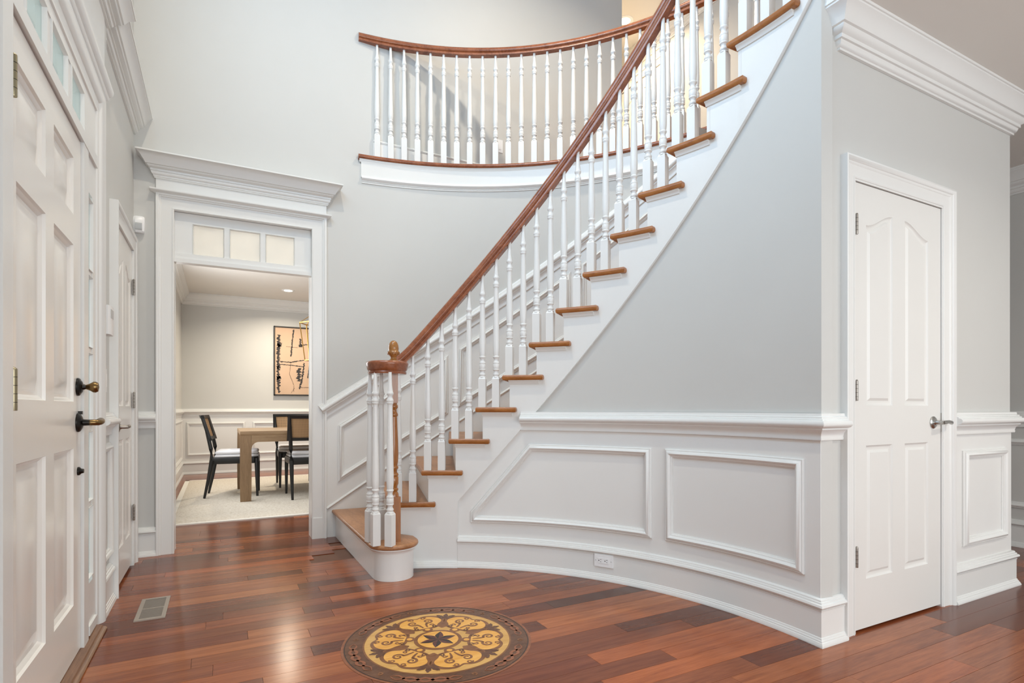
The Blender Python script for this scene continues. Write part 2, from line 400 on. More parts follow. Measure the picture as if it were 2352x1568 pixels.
# outer curved stair wall
g = G(); ph = [90-i*2.2 for i in range(45)]
ring = lambda r, z: [(*pout(p, r), z) for p in ph]
A, B_ = ring(RO, 0), ring(RO, 2.97); Cc, D = ring(RO+.08, 0), ring(RO+.08, 2.97); n = len(ph)
g.add(A+B_+Cc+D, [(i, i+1, n+i+1, n+i) for i in range(n-1)]+[(2*n+i, 2*n+i+1, 3*n+i+1, 3*n+i) for i in range(n-1)]+[(n+i, n+i+1, 3*n+i+1, 3*n+i) for i in range(n-1)]+[(0, n, 3*n, 2*n), (n-1, 2*n-1, 4*n-1, 3*n-1)])
tag(g.obj('wall_stair_outer', 'wall', smooth=30), 'curved pale grey wall rising along the far side of the staircase', kind='structure')
# wall under the stairs (inner curve), painted part
def curved_wall(name, r0, r1, zb, ztop, a0, a1, mat, n=60):
    g = G(); R = []
    for i in range(n+1):
        th = a0+(a1-a0)*i/n; p, q = pin(th, r0), pin(th, r1); b = zb(th); t = max(ztop(th), b+.0005)
        R.append([(*p, b), (*p, t), (*q, t), (*q, b)])
    g.rings(R); return g.obj(name, mat, smooth=30)
o = curved_wall('wall_stair_inner', 1.903, 1.97, lambda t: 0, lambda t: zlow(t)+.03, 59, -5.4, 'wall')
tag(o, 'curved cool grey wall under the rising stair stringer', kind='structure')
o = curved_wall('trim_1', 1.899, 1.904, lambda t: 0, lambda t: min(.93, zlow(t)+.03), 60.5, -5.38, 'trim')
tag(o, 'curved white wainscot below the chair rail under the stairs', kind='structure')
# closet wall (faces the camera side), door opening 2.555..3.325
YW = YC+.001; g = G()
g.box(2.30, 2.502, YW, YW+.13, 0, ZL+.01); g.box(2.502, 3.26, YW, YW+.13, 2.032, ZL+.01); g.box(3.26, 4.012, YW, YW+.13, 0, ZL+.01)
g.box(3.88, 4.012, YW+.13, 7.0, 0, ZL+.01); g.box(2.4, 3.88, YW+.8, YW+.85, 0, 2.6)
tag(g.obj('wall_closet', 'wall', smooth=0), 'light grey wall around the two-column arched closet door', kind='structure')
g = G().box(3.34, 4.0165, YW-.004, YW, 0, .93).box(4.0121, 4.0165, YW, 7.0, 0, .93)
tag(g.obj('trim_2', 'trim', smooth=0), 'white flat wainscot beside the arched closet door', kind='structure')
tag(G().box(5.16, 5.30, -3, 7.1, 0, ZL+.01).obj('wall_hall', 'wall', smooth=0), 'shaded grey wall at the far side of the passage', kind='structure')
tag(G().box(4.012, 5.16, 7.0, 7.12, 0, ZL+.01).obj('wall_passage_end', 'wall', smooth=0), 'grey end wall of the passage past the closet', kind='structure')
tag(G().box(XL-.16, 6.0, -3.15, -3.0, 0, ZC).obj('wall_rear', 'wall', smooth=0), 'grey wall behind the hall', kind='structure')
tag(G().box(6.0, 6.12, -3.15, 10.1, 0, ZC).obj('wall_right', 'wall', smooth=0), 'grey outer wall to the right', kind='structure')
g = G().box(XL-.16, XL, YB+.14, 9.95, 0, 2.9); tag(g.obj('wall_dining_left', 'wall', smooth=0), 'pale left wall of the dining room', kind='structure')
g = G().box(XL-.16, 3.6, 9.8, 9.95, 0, 2.9); tag(g.obj('wall_dining_back', 'wall', smooth=0), 'pale far wall of the dining room with the painting', kind='structure')
g = G().box(3.5, 3.64, YB+.14, 9.95, 0, 2.9); tag(g.obj('wall_dining_right', 'wall', smooth=0), 'pale right wall of the dining room', kind='structure')
tag(G().box(XL-.16, 3.5, YB+.14, 9.95, 2.76, 2.9).obj('ceiling_dining', 'ceiling', smooth=0), 'warm cream dining room ceiling', kind='structure')
tag(G().box(2.297, 6.0, -3, YC+.05, ZL, 3.0).box(4.0, 6.0, YC+.05, 7.1, ZL, 2.9).obj('ceiling_lower', 'ceiling', smooth=0), 'low beige ceiling over the closet passage', kind='structure')
tag(G().box(XL-.16, 6.1, -3.15, 10.1, ZC, ZC+.12).obj('ceiling', 'ceiling', smooth=0), 'high cream ceiling over hall and upper landing', kind='structure')
tag(G().box(4.62, 4.74, -3, 8, 3.0, ZC).obj('wall_upper_hall', 'wall', smooth=0), 'warm lit wall of the upstairs hall', kind='structure')
tag(G().box(3.655, 4.62, 8, 8.12, 3.0, ZC).box(3.52, 3.655, YB+.14, 8.12, 3.0, ZC).obj('wall_upper_end', 'wall', smooth=0), 'warm walls closing the upstairs hall', kind='structure')
# upper floor slabs
poly = arcpts(O2, 2.56, 83.6, -12, 40)+[(4.62, 1.3), (4.62, 8), (3.655, 8), (3.655, YB+.02), (1.03, YB+.02)]
g = G().prism(ccw(poly), 2.90, ZF2-.004)
g.box(2.3, 4.62, -3, 1.35, 3.0, 3.025)
tag(g.obj('floor_upper', 'tread', smooth=0), 'brown wood floor of the upstairs balcony', kind='structure')

# ------------------------------------------------------------------ trim on the walls
def trim(n_, g, label, mat='trim'): return tag(g.obj('trim_%d' % n_, mat), label, kind='structure')
def base(nm, g, label): return tag(g.obj('baseboard_'+nm, 'trim'), label, kind='structure')
arc = [pin(47.1-(47.1+5.4)*i/40, 1.899) for i in range(41)]; arc[-1] = (2.272, YC)
trim(3, G().hsweep(arc+[(2.418, YC)], CHAIR, .872), 'white chair rail curving along the wall under the stairs')
arc = [pin(59.45-(59.45+5.4)*i/48, 1.899) for i in range(49)]; arc[-1] = (2.272, YC)
base('stair', G().hsweep(arc+[(2.418, YC)], BASE), 'tall white baseboard curving under the staircase wainscot')
SHOE = [(0, 0), (.03, 0), (.031, .006), (.027, .014), (.026, .018), (.023, .02), (.022, .026), (.019, .028), (.017, .035), (.012, .037), (0, .037)]
base('stringer', G().hsweep([pin(71.5-(71.5-59.4)*i/10, 1.886) for i in range(11)], SHOE), 'low ridged white shoe moulding at the foot of the stringer')
def wallframe(th_z, r, C, inward=True, dens=14):
    """closed moulding path on a cylinder from (angle, z) corners"""
    P = []; N = []
    for i, (t0, z0) in enumerate(th_z):
        t1, z1 = th_z[(i+1) % len(th_z)]; m = max(1, int(abs(t1-t0)/45*dens*1.6))
        for k in range(m):
            t = t0+(t1-t0)*k/m; z = z0+(z1-z0)*k/m
            P.append((C[0]+r*cos(rad(t)), C[1]+r*sin(rad(t)), z)); N.append((-cos(rad(t)), -sin(rad(t)), 0))
    return P, N
fr = [[(57.0, .281), (57.0, .352), (45.6, .786), (22.3, .786), (22.3, .284)], [(19.8, .284), (19.8, .786), (-3.05, .786), (-3.05, .279)]]
for i, f in enumerate(fr):
    P, N = wallframe(f, 1.899, C1); g = G().fsweep(P, N, [(-u, v) for u, v in PANEL], True)
    trim(4+i, g, ['white panel moulding with a raked corner under the stairs', 'white rectangular panel moulding near the closet corner'][i])
# right closet wall trims
base('closet', G().hsweep([(3.344, YC-.003), (4.0165, YC-.003), (4.0165, 6.9)], BASE), 'tall white baseboard at the corner beside the arched closet door')
trim(6, G().hsweep([(3.344, YC-.003), (4.0165, YC-.003), (4.0165, 6.9)], CHAIR, .872), 'white chair rail ending at the passage corner by the closet')
trim(7, G().fsweep([(3.458, YC-.003, .281), (3.458, YC-.003, .786), (3.94, YC-.003, .786), (3.94, YC-.003, .281)], (0, -1, 0), [(-u, v) for u, v in PANEL], True), 'white narrow panel moulding between closet door and passage')
trim(8, G().hsweep([(2.403, YC+.02), (2.403, YC), (4.0165, YC), (4.0165, 6.9)], CROWN, 2.573), 'white stepped crown moulding over the closet door with a mitred return')
# passage far wall
trim(9, G().hsweep([(5.16, 6.9), (5.16, -2.5)], CROWN, 2.573), 'white crown moulding on the passage wall')
trim(10, G().hsweep([(5.16, 6.9), (5.16, -2.5)], CHAIR, .872), 'white chair rail on the passage wall')
base('hall', G().hsweep([(5.16, 6.9), (5.16, -2.5)], BASE), 'white baseboard on the passage wall')
trim(11, G().fsweep([(5.16, 3.2, .281), (5.16, 3.2, .786), (5.16, .9, .786), (5.16, .9, .281)], (-1, 0, 0), [(-u, v) for u, v in PANEL], True), 'white panel moulding on the passage wall')
# left wall
trim(12, G().hsweep([(XL, 3.25), (XL, 3.575)], CHAIR, .872), 'short white chair rail between front door casing and narrow closet')
base('left', G().hsweep([(XL, 3.25), (XL, 3.575)], BASE), 'short white baseboard between front door casing and narrow closet')
trim(13, G().fsweep([(XL, 3.30, .281), (XL, 3.30, .786), (XL, 3.53, .786), (XL, 3.53, .281)], (1, 0, 0), [(u, v) for u, v in PANEL], True), 'small white panel moulding beside the front door')
trim(14, G().hsweep([(XL+.028, 1.6), (XL+.028, 3.31), (XL, 3.31), (XL, YB)], [(a*1.0, b*.8) for a, b in CROWN], 2.865), 'white cornice band high on the front door wall, stepping back past the entry')
# back wall strip left of doorway
trim(15, G().hsweep([(XL, YB), (-.388, YB)], CHAIR, .872), 'short white chair rail in the corner beside the dining doorway')
base('back', G().hsweep([(XL, YB), (-.388, YB)], BASE), 'short white baseboard in the corner beside the dining doorway')

# ------------------------------------------------------------------ dining doorway surround
dw = empty('door_1', (0, YB, 0)); tag(dw, 'white cased opening to the dining room with crown-topped entablature and transom', kind='structure')
N_ = (0, -1, 0)
CAS = [(0, -.02), (0, .012), (.004, .016), (.010, .016), (.012, .012), (.075, .014), (.08, .02), (.087, .021), (.09, .028), (.1, .032), (.107, .03), (.107, -.002)]
G().fsweep([(-.281, 0, 0), (-.281, 0, 2.388), (.628, 0, 2.388), (.628, 0, 0)], N_, CAS).obj('casing', 'trim', dw)
g = G().box(-.30, -.283, .003, .137, 0, 2.39).box(.630, .652, .003, .137, 0, 2.39).box(-.30, .652, .003, .137, 2.390, 2.41)
g.obj('jamb', 'trim', dw, 0)
g = G().box(-.388, .735, -.02, .002, 2.49, 2.60); g.obj('frieze', 'trim', dw, 0)
G().hsweep([(-.388, .01), (-.388, -.02), (.735, -.02), (.735, .01)], [(0, 0), (.008, 0), (.012, .006), (.03, .014), (.034, .02), (.034, .028), (.02, .032), (0, .032)], 2.482).obj('band_moulding', 'trim', dw)
G().hsweep([(-.388, .01), (-.388, -.02), (.735, -.02), (.735, .01)],
  [(a, b*.79) for a, b in [(0,0),(.008,0),(.009,.008),(.014,.012),(.014,.024),(.022,.03),(.026,.044),(.026,.052),(.03,.054),(.03,.072),(.038,.076),(.046,.088),(.046,.094),(.056,.098),(.066,.12),(.082,.15),(.098,.172),(.108,.178),(.108,.19),(0,.19)]], 2.585).obj('crown_moulding', 'trim', dw)
# transom bar and sash
g = G().box(-.281, .628, .008, .075, 2.034, 2.062).box(-.281, .628, .02, .06, 2.062, 2.10); g.obj('transom_bar', 'trim', dw, 0)
ts = G(); PX = [(-.172, .030), (.062, .270), (.302, .510)]
for a, b in [(-.281, -.172), (.030, .062), (.270, .302), (.510, .628)]: ts.box(a, b, .03, .06, 2.09, 2.388)
ts.box(-.281, .628, .031, .059, 2.318, 2.388); ts.box(-.281, .628, .031, .059, 2.062, 2.098)
tso = ts.obj('transom_sash', 'trim', dw, 0)
for a, b in PX: G().box(a-.005, b+.005, .044, .048, 2.093, 2.323).obj('pane', 'frost', tso, 0)
bead = G()
for a, b in PX: bead.fsweep([(a, .03, 2.098), (a, .03, 2.318), (b, .03, 2.318), (b, .03, 2.098)], N_, [(0, -.012), (0, .001), (-.002, .004), (-.008, -.008), (-.008, -.012)], True)
bead.obj('glazing_bead', 'trim', tso)
G().box(.628, .735, -.018, .002, 0, .16).obj('plinth_block', 'trim', dw, 0)
# back of the opening, seen from the dining room
G().fsweep([(.628, .14, 0), (.628, .14, 2.388), (-.281, .14, 2.388), (-.281, .14, 0)], (0, 1, 0), CAS).obj('casing', 'trim', dw)

# ------------------------------------------------------------------ outer stair wall: wainscot, cap, panels
def zcap(p): return 1.052+.0287*(90.2-p)
g = G(); R = []
for i in range(46):
    p = 90.3-i*2.0; a, b = pout(p, RO-.006), pout(p, RO+.002); zz = min(zcap(p)-.03, 2.85); R.append([(*a, 0), (*a, zz), (*b, zz), (*b, 0)])
g.rings(R); trim(16, g, 'white raked wainscot along the far side of the stairs')
def rake(zf, p0, p1, r, n=44):
    P = []; N = []
    for i in range(n+1):
        p = p0+(p1-p0)*i/n; P.append((*pout(p, r), zf(p))); N.append((-cos(rad(p)), -sin(rad(p)), 0))
    return P, N
P, N = rake(lambda p: zcap(p)-.118, 90.2, 25, RO-.006)
trim(17, G().fsweep(P, N, [(u*.98, v*.85) for v, u in CHAIR]), 'white raked chair rail climbing the outer stair wall')
P, N = rake(lambda p: .235+.0285*(90.2-p), 90.2, 0, RO-.006)
trim(18, G().fsweep(P, N, [(0, 0), (0, .004), (-.004, .009), (-.012, .012), (-.018, .008), (-.022, .004), (-.022, 0)]), 'white raked base cap moulding above the stair skirt')
for i, (p0, p1) in enumerate([(88.2, 68.4), (66.5, 45.4), (43.5, 22.5)]):
    zu = lambda p: .872+.0291*(88.3-p)
    zd = lambda p: .425+.0272*(88.3-p)
    P, N = wallframe([(p0, zd(p0)), (p0, zu(p0)), (p1, zu(p1)), (p1, zd(p1))], RO-.006, O2)
    trim(19+i, G().fsweep(P, N, [(-u, v) for u, v in PANEL], True), 'white raked panel moulding on the outer stair wall, %s from the dining doorway' % ['first', 'second', 'third'][i])

# ------------------------------------------------------------------ staircase
st = empty('staircase', (.8, 3.9, 0)); OFF = Vector(st.location)
tag(st, 'curved white staircase with orange oak tread edges sweeping up to the balcony', 'staircase')
def under(o, par, off=OFF): o.parent = par; o.matrix_parent_inverse = Matrix.Translation(-off) if par is st else Matrix.Identity(4); return o
g = G()
bull_c = (.925, 3.295)
for k in range(1, 16):
    a = thr(k) if 1 < k < 15 else (74.5 if k == 1 else -2.6); b = thr(k+1) if k < 14 else (-2.6 if k == 14 else -5.3); top = zt(k)-.014; n = 5
    R = []
    for i in range(n+1):
        th = a+(b-a)*i/n; lo = 0 if th > 59.41 else zlow(th)
        R.append([(*pin(th, 1.885), lo), (*pin(th, 1.885), top), (*pin(th, 1.93), top), (*pin(th, 1.93), lo)])
    if a > 59.41 > b:   # plumb cut at the foot of the wainscot
        R = []
        for th, lo in [(a, 0), ((a+59.41)/2, 0), (59.41, 0), (59.40, zlow(59.4)), ((b+59.4)/2, zlow((b+59.4)/2)), (b, zlow(b))]:
            R.append([(*pin(th, 1.885), lo), (*pin(th, 1.885), top), (*pin(th, 1.93), top), (*pin(th, 1.93), lo)])
    g.rings(R)
under(g.obj('stringer', 'trim', None, 20), st)
# step one with a bullnose end
def bull(r, x_left):
    p = [(x_left, YB-.004), (x_left, bull_c[1])]
    a = [(bull_c[0]+r*cos(rad(t)), bull_c[1]+r*sin(rad(t))) for t in range(190, 361, 10)]
    return p+a
p1 = bull(.12, .805)+[(1.045, 3.44), (1.10, 3.47)]+[pout(82, RO-.008)]
under(G().prism(ccw(p1), 0, zt(1)-.014).obj('riser', 'trim'), st)
p1 = bull(.15, .777)+[(1.075, 3.36), (1.02, 3.44), (1.06, 3.5), pout(phf(2)-.5, RO-.008)]
p1[0] = (.777, YB-.004)
t1 = under(slab(G(), p1, zt(1)-.015, zt(1)+.015, .014).obj('tread', 'tread', None, 50), st)
def nose_curve(path, z, r=.0155):
    return path
cov = [(0, 0), (.006, 0), (.008, .006), (.014, .014), (.02, .018), (.02, .024), (0, .024)]
o = G().hsweep([(.805, 4.4)]+[(.805, 3.295)]+[(bull_c[0]+.12*cos(rad(t)), bull_c[1]+.12*sin(rad(t))) for t in range(190, 361, 10)]+[(1.045, 3.38)], cov, zt(1)-.015-.024).obj('cove_moulding', 'trim', t1)
o.matrix_parent_inverse = Matrix.Identity(4); t1.matrix_parent_inverse = Matrix.Translation(-OFF)
for k in range(2, 15):
    a = thf(k); bk = a-(7.65 if k < 14 else 10.7); an = thr(k+1) if k < 14 else -2.6
    poly = [pin(a-(a-bk)*i/5, 1.858) for i in range(6)]+[pin(bk, 1.889), pin(an-.1, 1.889)]+[pout(phf(k+1)-1.0, RO-.008), pout(phf(k), RO-.008)]
    t = under(slab(G(), poly, zt(k)-.015, zt(k)+.015, .012).obj('tread', 'tread', None, 50), st)
    # oak return nosing on the open end and along the front
    n0 = pin(a, 1.858); fr_ = pout(phf(k), RO-.01)
    NS = [(-.004, -.016), (.006, -.0155), (.011, -.010), (.0125, 0), (.011, .010), (.006, .0155), (-.004, .016)]
    path = [fr_, n0]+[pin(a-(a-bk)*i/5, 1.858) for i in range(1, 6)]+[pin(bk, 1.884)]
    # path runs front edge -> open end; outside lies to its right
    o = G().hsweep([Vector(q) for q in path], [(q-.006, u) for q, u in NS], zt(k), side=1).obj('nosing', 'nose', t)
    o = G().hsweep([pin(a-1.0-(a-1.0-bk-.75)*i/5, 1.885) for i in range(6)], cov, zt(k)-.039, side=1).obj('cove_moulding', 'trim', t)
    q0, q1 = pin(thr(k), 1.886), pout(phf(k)-.6, RO-.008)
    d = (Vector(q1)-Vector(q0)).normalized(); nn = Vector((-d.y, d.x))*-.02
    under(G().prism(ccw([q0, q1, (q1[0]+nn.x, q1[1]+nn.y), (q0[0]+nn.x, q0[1]+nn.y)]), zt(k-1)+.012, zt(k)-.012).obj('riser', 'trim', None, 0), st)

# ------------------------------------------------------------------ balusters
def bal_profile(L, pin_r=.0085):
    """square block below, turned shaft above, knuckles a fixed way below the top"""
    b = .192; up = L-.190
    P = [(.0215, b), (.0215, b+.004), (.0175, b+.009), (.0205, b+.014), (.0212, b+.020), (.0175, b+.026), (.0140, b+.036), (.017, b+.043), (.0212, b+.047), (.0212, b+.052),
         (.0200, b+.054), (.0212, b+.057), (.0212, b+.082), (.0198, b+.085), (.0212, b+.089), (.0212, b+.094), (.016, b+.101), (.014, b+.110), (.0165, b+.121), (.0208, b+.126), (.0212, b+.131), (.0175, b+.136),
         (.0190, b+.146), (.0208, b+.17), (.0213, b+.20), (.0210, b+.23)]
    z0 = b+.23; z1 = up
    for i in range(1, 6): P.append((.021+(.0145-.021)*(i/5)**.9, z0+(z1-z0)*i/5))
    P += [(.0150, up+.004), (.0185, up+.008), (.0192, up+.014), (.018, up+.017), (.0200, up+.021), (.0200, up+.030), (.0150, up+.040), (.0135, up+.047), (.0155, up+.056), (.0195, up+.062), (.0198, up+.071), (.0165, up+.077),
          (.0158, up+.084), (.0125, up+.112), (.0108, up+.15), (.0100, L)]
    return P
bal_cache = {}
def baluster(L, rz, loc, parent, off, mat='baluster'):
    key = round(L, 3)
    if key not in bal_cache:
        g = G(); s = .0228
        g.rings([[(x*s, y*s, z) for x, y in ((-1,-1),(1,-1),(1,1),(-1,1))] for z in (0, .182)], cap=False)
        g.F.append((0, 1, 2, 3)); q = .0158
        g.rings([[(x*s, y*s, .182) for x, y in ((-1,-1),(1,-1),(1,1),(-1,1))], [(x*q, y*q, .196) for x, y in ((-1,-1),(1,-1),(1,1),(-1,1))]], cap=True)
        g.lathe(bal_profile(key), seg=14)
        o = g.obj('baluster', mat, None, 42); bal_cache[key] = o.data
    else:
        o = bpy.data.objects.new('baluster', bal_cache[key]); COL.objects.link(o)
    o.parent = parent; o.location = Vector(loc)-Vector(off); o.rotation_euler = (0, 0, rz); return o
RAILP = [(-.024, 0), (-.026, .012), (-.022, .02), (-.03, .026), (-.033, .036), (-.030, .05), (-.022, .061), (-.010, .067), (0, .068), (.010, .067), (.022, .061), (.030, .05), (.033, .036), (.03, .026), (.022, .02), (.026, .012), (.024, 0)]
def rail_sweep(path, name, parent, off, prof=RAILP, mat='rail'):
    P = [Vector(p)-Vector(off) for p in path]; R = []
    for i, p in enumerate(P):
        t = (P[min(i+1, len(P)-1)]-P[max(i-1, 0)]).normalized()
        h = Vector((t.y, -t.x, 0)).normalized(); u = h.cross(t)
        if u.z < 0: u = -u
        R.append([tuple(p+h*a+u*b) for a, b in prof])
    return G().rings(R).obj(name, mat, parent, 50)
sb = empty('stair_balustrade', (.92, 3.27, .2)); so = Vector(sb.location)
tag(sb, 'stair railing with reddish handrail, white turned balusters and acorn-topped newel', 'railing')
def zrail(th): return 1.500+.0380*(63.82-th)     # underside of the stair rail
RR = 1.905
path = [(*pin(t, RR), zrail(t)) for t in [-14+i*2 for i in range(41)]]         # -14 .. 66
path += [(*pin(68, RR), zrail(68)+.002), (*pin(69.5, RR), zrail(69.5)+.012), (*pin(71, RR), zrail(71)+.03), (.945, 3.475, 1.232), (.905, 3.452, 1.222), (.862, 3.415, 1.219), (.83, 3.36, 1.218), (.825, 3.31, 1.218)]
rail_sweep(path, 'handrail', sb, so)
vc = (.885, 3.28)
VOL = [(.0, 1.212), (.112, 1.212), (.114, 1.222), (.110, 1.229), (.116, 1.236), (.119, 1.246), (.1245, 1.268), (.125, 1.276), (.120, 1.284), (.108, 1.288), (0, 1.290)]
G().lathe([(r, z-so.z) for r, z in VOL], (vc[0]-so.x, vc[1]-so.y, 0), 40).obj('volute', 'rail', sb)
# newel: square foot, turned shaft
nw = G(); s = .034
nw.rings([[(x*s, y*s, z) for x, y in ((-1,-1),(1,-1),(1,1),(-1,1))] for z in (.0, .27)])
nw.lathe([(.031, .262), (.03, .285), (.022, .30), (.027, .306), (.029, .314), (.022, .322), (.024, .335), (.029, .345), (.029, .385), (.025, .39), (.029, .396), (.029, .404), (.02, .415), (.022, .43), (.028, .437), (.028, .447), (.022, .455),
          (.027, .48), (.029, .52), (.027, .60), (.021, .73), (.02, .745), (.026, .752), (.026, .762), (.019, .775), (.018, .79), (.026, .80), (.026, .812), (.02, .82), (.021, .83)], seg=18)
nw.rings([[(x*.021, y*.021, z) for x, y in ((-1,-1),(1,-1),(1,1),(-1,1))] for z in (.828, 1.03)])
nwo = nw.obj('newel_post', 'newel', sb, 42); nwo.location = (0, 0, .013)
ac = G().lathe([(r_, 1.075+(h_-1.075)*.82) for r_, h_ in [(.03, 1.075), (.03, 1.083), (.02, 1.092), (.017, 1.104), (.022, 1.116), (.032, 1.125), (.036, 1.136), (.034, 1.146), (.03, 1.15), (.029, 1.152), (.0305, 1.17), (.029, 1.19), (.024, 1.21), (.015, 1.224), (.006, 1.229), (0, 1.23)]], seg=24)
aco = ac.obj('acorn_finial', 'acorn', nwo)
lat = G()    # criss-cross cap on the acorn cup
for i in range(14):
    for sgn in (1, -1):
        a0 = 2*pi*i/14
        pts = [((.0345+.0016*sin(pi*j/5))*cos(a0+sgn*j*.09), (.0345+.0016*sin(pi*j/5))*sin(a0+sgn*j*.09), 1.116+j*.0036) for j in range(6)]
        lat.tube(pts, .0011, 4)
lat.obj('cup_lattice', 'newel', aco)
c5 = [(.795, 3.335), (.80, 3.222), (.872, 3.172), (.868, 3.352)]
for i, (x, y) in enumerate(c5):
    baluster(1.005, [.25, .1, .75, 0.1][i], (x, y, zt(1)+.013), sb, so)
for k in range(2, 15):
    ths = [thf(k)-.95, thf(k)-3.62]
    if k == 2: ths = [70.85, 68.15]
    if k == 14: ths = [6.3, 2.7, -.8]
    for th in ths:
        zb = zt(k)+.013; baluster(zrail(th)+.012-zb, rad(th), (*pin(th, RR), zb), sb, so)

# ------------------------------------------------------------------ balcony
bc = empty('balcony_edge', (*pout(60, 2.55), 2.8)); bo = Vector(bc.location)
tag(bc, 'curved white balcony fascia with dark wood nosing on the stair wall', 'balcony')
def arc_path(r, a0, a1, n=60): return [Vector(q)-bo.xy for q in arcpts(O2, r, a0, a1, n)]
FA0, FA1 = 84.2, -5
# paths run towards decreasing angle, centre of the curve on the right: out = towards the hall
G().hsweep([(*p,) for p in arc_path(2.553, FA0, FA1)], [(-.02, .06), (.012, .06), (.012, .205), (-.02, .205)], 0).obj('fascia', 'trim', bc, 30)
G().hsweep(arc_path(2.553, FA0-.1, FA1), [(-.004, .016), (.006, .016), (.008, .022), (.006, .026), (.012, .03), (.01, .034), (.014, .038), (.022, .044), (.027, .052), (.024, .062), (.018, .066), (.018, .07), (.012, .074), (-.004, .074)], 0).obj('fascia_moulding', 'trim', bc)
G().hsweep(arc_path(2.553, FA0+.3, FA1), [(0, .182), (.013, .182), (.015, .19), (.022, .2), (.022, .208), (0, .208)], 0).obj('cove_moulding', 'trim', bc)
G().hsweep(arc_path(2.553, FA0+.5, FA1), [(-.10, .206), (.03, .206), (.036, .212), (.038, .221), (.036, .23), (.03, .236), (-.10, .236)], 0).obj('nosing', 'rail', bc)
bb = empty('balcony_balustrade', (*pout(60, 2.565), ZF2)); boff = Vector(bb.location)
tag(bb, 'upstairs balcony railing with curved dark red handrail and cream turned balusters', 'railing')
rail_sweep([(*pout(84.6-i*1.5, 2.565), 3.955) for i in range(58)], 'handrail', bb, boff)
for i in range(29):
    p = 81.33-2.42*i; baluster(3.965-ZF2, rad(p), (*pout(p, 2.565), ZF2), bb, boff)
# upper baseboard behind the balusters
base('upper', G().hsweep([(1.10, YB), (3.655, YB)], [(0, 0), (.016, 0), (.016, .13), (.02, .134), (.024, .144), (.02, .152), (.01, .158), (0, .16)], ZF2-.005), 'white baseboard on the upstairs wall behind the balcony balusters')
trim(22, G().hsweep([(4.62, 7.9), (4.62, -2.5)], [(a*1.1, b*1.1) for a, b in CROWN], ZC-.187), 'cream crown moulding in the upstairs hall')
base('upper_hall', G().hsweep([(4.62, 4.9), (4.62, -2.5)], BASE, ZF2-.005), 'cream baseboard in the upstairs hall')
sw = empty('wall_switch', (2.245, YB, 3.39)); tag(sw, 'white light switch plate on the upstairs balcony wall', 'switch')
G().box(-.036, .036, -.006, 0, -.058, .058).obj('plate', 'plastic', sw, 0); G().box(-.016, .016, -.009, -.004, -.033, .033).obj('rocker', 'plastic', sw, 0)

# ------------------------------------------------------------------ doors
def rect(x0, x1, z0, z1): return [(x0, z0), (x1, z0), (x1, z1), (x0, z1)]
RAISED = [(0, 0), (.003, .006), (.008, .010), (.014, .013), (.02, .013), (.05, .004)]
def door_leaf(parent, w, h, panels, mat, t=.042, rings=RAISED, z0=0):
    outer = [(0, z0), (w, z0), (w, h), (0, h)]; loops = [outer]+panels
    g = G(); cols = sorted({(p[0][0], p[1][0]) for p in panels}); xs = [0]+[v for c in cols for v in c]+[w]
    quad = lambda a, b, c, d: g.add([(q[0], 0, q[1]) for q in (a, b, c, d)], [(0, 1, 2, 3)])
    for i in range(0, len(xs), 2): quad((xs[i], z0), (xs[i+1], z0), (xs[i+1], h), (xs[i], h))
    for c in cols:
        ps = sorted([p for p in panels if (p[0][0], p[1][0]) == c], key=lambda p: p[0][1])
        quad((c[0], z0), (c[1], z0), (c[1], ps[0][0][1]), (c[0], ps[0][0][1]))
        for k, p in enumerate(ps):
            up = ps[k+1][0][1] if k+1 < len(ps) else h; tp = p[2:]
            for a, b in zip(tp, tp[1:]): quad(b, a, (a[0], up), (b[0], up))
    g.add([(x, 0, z) for x, z in outer]+[(x, t, z) for x, z in outer], [(0, 1, 5, 4), (1, 2, 6, 5), (2, 3, 7, 6), (3, 0, 4, 7), (4, 5, 6, 7)])
    leaf = g.obj('leaf', mat, parent, 0)
    for p in panels:
        R = []
        xa, xb = p[0][0], p[1][0]
        def inset(d, p=p, xa=xa, xb=xb): return [(xa+d+(x-xa)*(xb-xa-2*d)/(xb-xa), z+d if i < 2 else z-d) for i, (x, z) in enumerate(p)]
        for d, y in rings: R.append([(x, y, z) for x, z in inset(d)])
        q = G(); n = len(p); V = [v for r in R for v in r]; F = []
        for i in range(len(R)-1):
            for j in range(n): F.append((i*n+j, i*n+(j+1) % n, (i+1)*n+(j+1) % n, (i+1)*n+j))
        F.append(tuple((len(R)-1)*n+j for j in range(n))); q.add(V, F)
        q.obj('panel', mat, leaf, 25)
    return leaf
def arch(x0, x1, zb, zl, zr, n=14):
    p = [(x0, zb), (x1, zb), (x1, zr)]
    for i in range(1, n):
        s = i/n; e = s*s*(3-2*s); e = .5*e+.5*(s if 0 else e); p.append((x1+(x0-x1)*s, zr+(zl-zr)*e))
    return p+[(x0, zl)]
def hinge(parent, x, z, h, mat, r_=.0062, y=-.006):
    g = G().lathe([(0, -h/2), (r_-.0004, -h/2), (r_, -h/2+.002)]+[(r_, -h/2+h*i/5) for i in range(1, 5)]+[(r_, h/2-.002), (r_-.0004, h/2), (.003, h/2+.004), (0, h/2+.005)], (x, y, z), 10)
    o = g.obj('hinge', mat, parent)
    gg = G()
    for i in range(1, 5): gg.lathe([(0, -.0007), (r_+.0003, -.0007), (r_+.0003, .0007), (0, .0007)], (x, y, z-h/2+h*i/5), 10)
    gg.obj('hinge_knuckle', 'bronze', o)
    l = G().box(x-.014, x+.014, y+.004, y+.008, z-h/2+.002, z+h/2-.002); l.obj('hinge_leaf', mat, o, 0)
    return o
def casing(parent, x0, x1, h, prof, y=0, name='casing'):
    return G().fsweep([(x0, y, 0), (x0, y, h), (x1, y, h), (x1, y, 0)], N_, prof).obj(name, 'trim', parent)
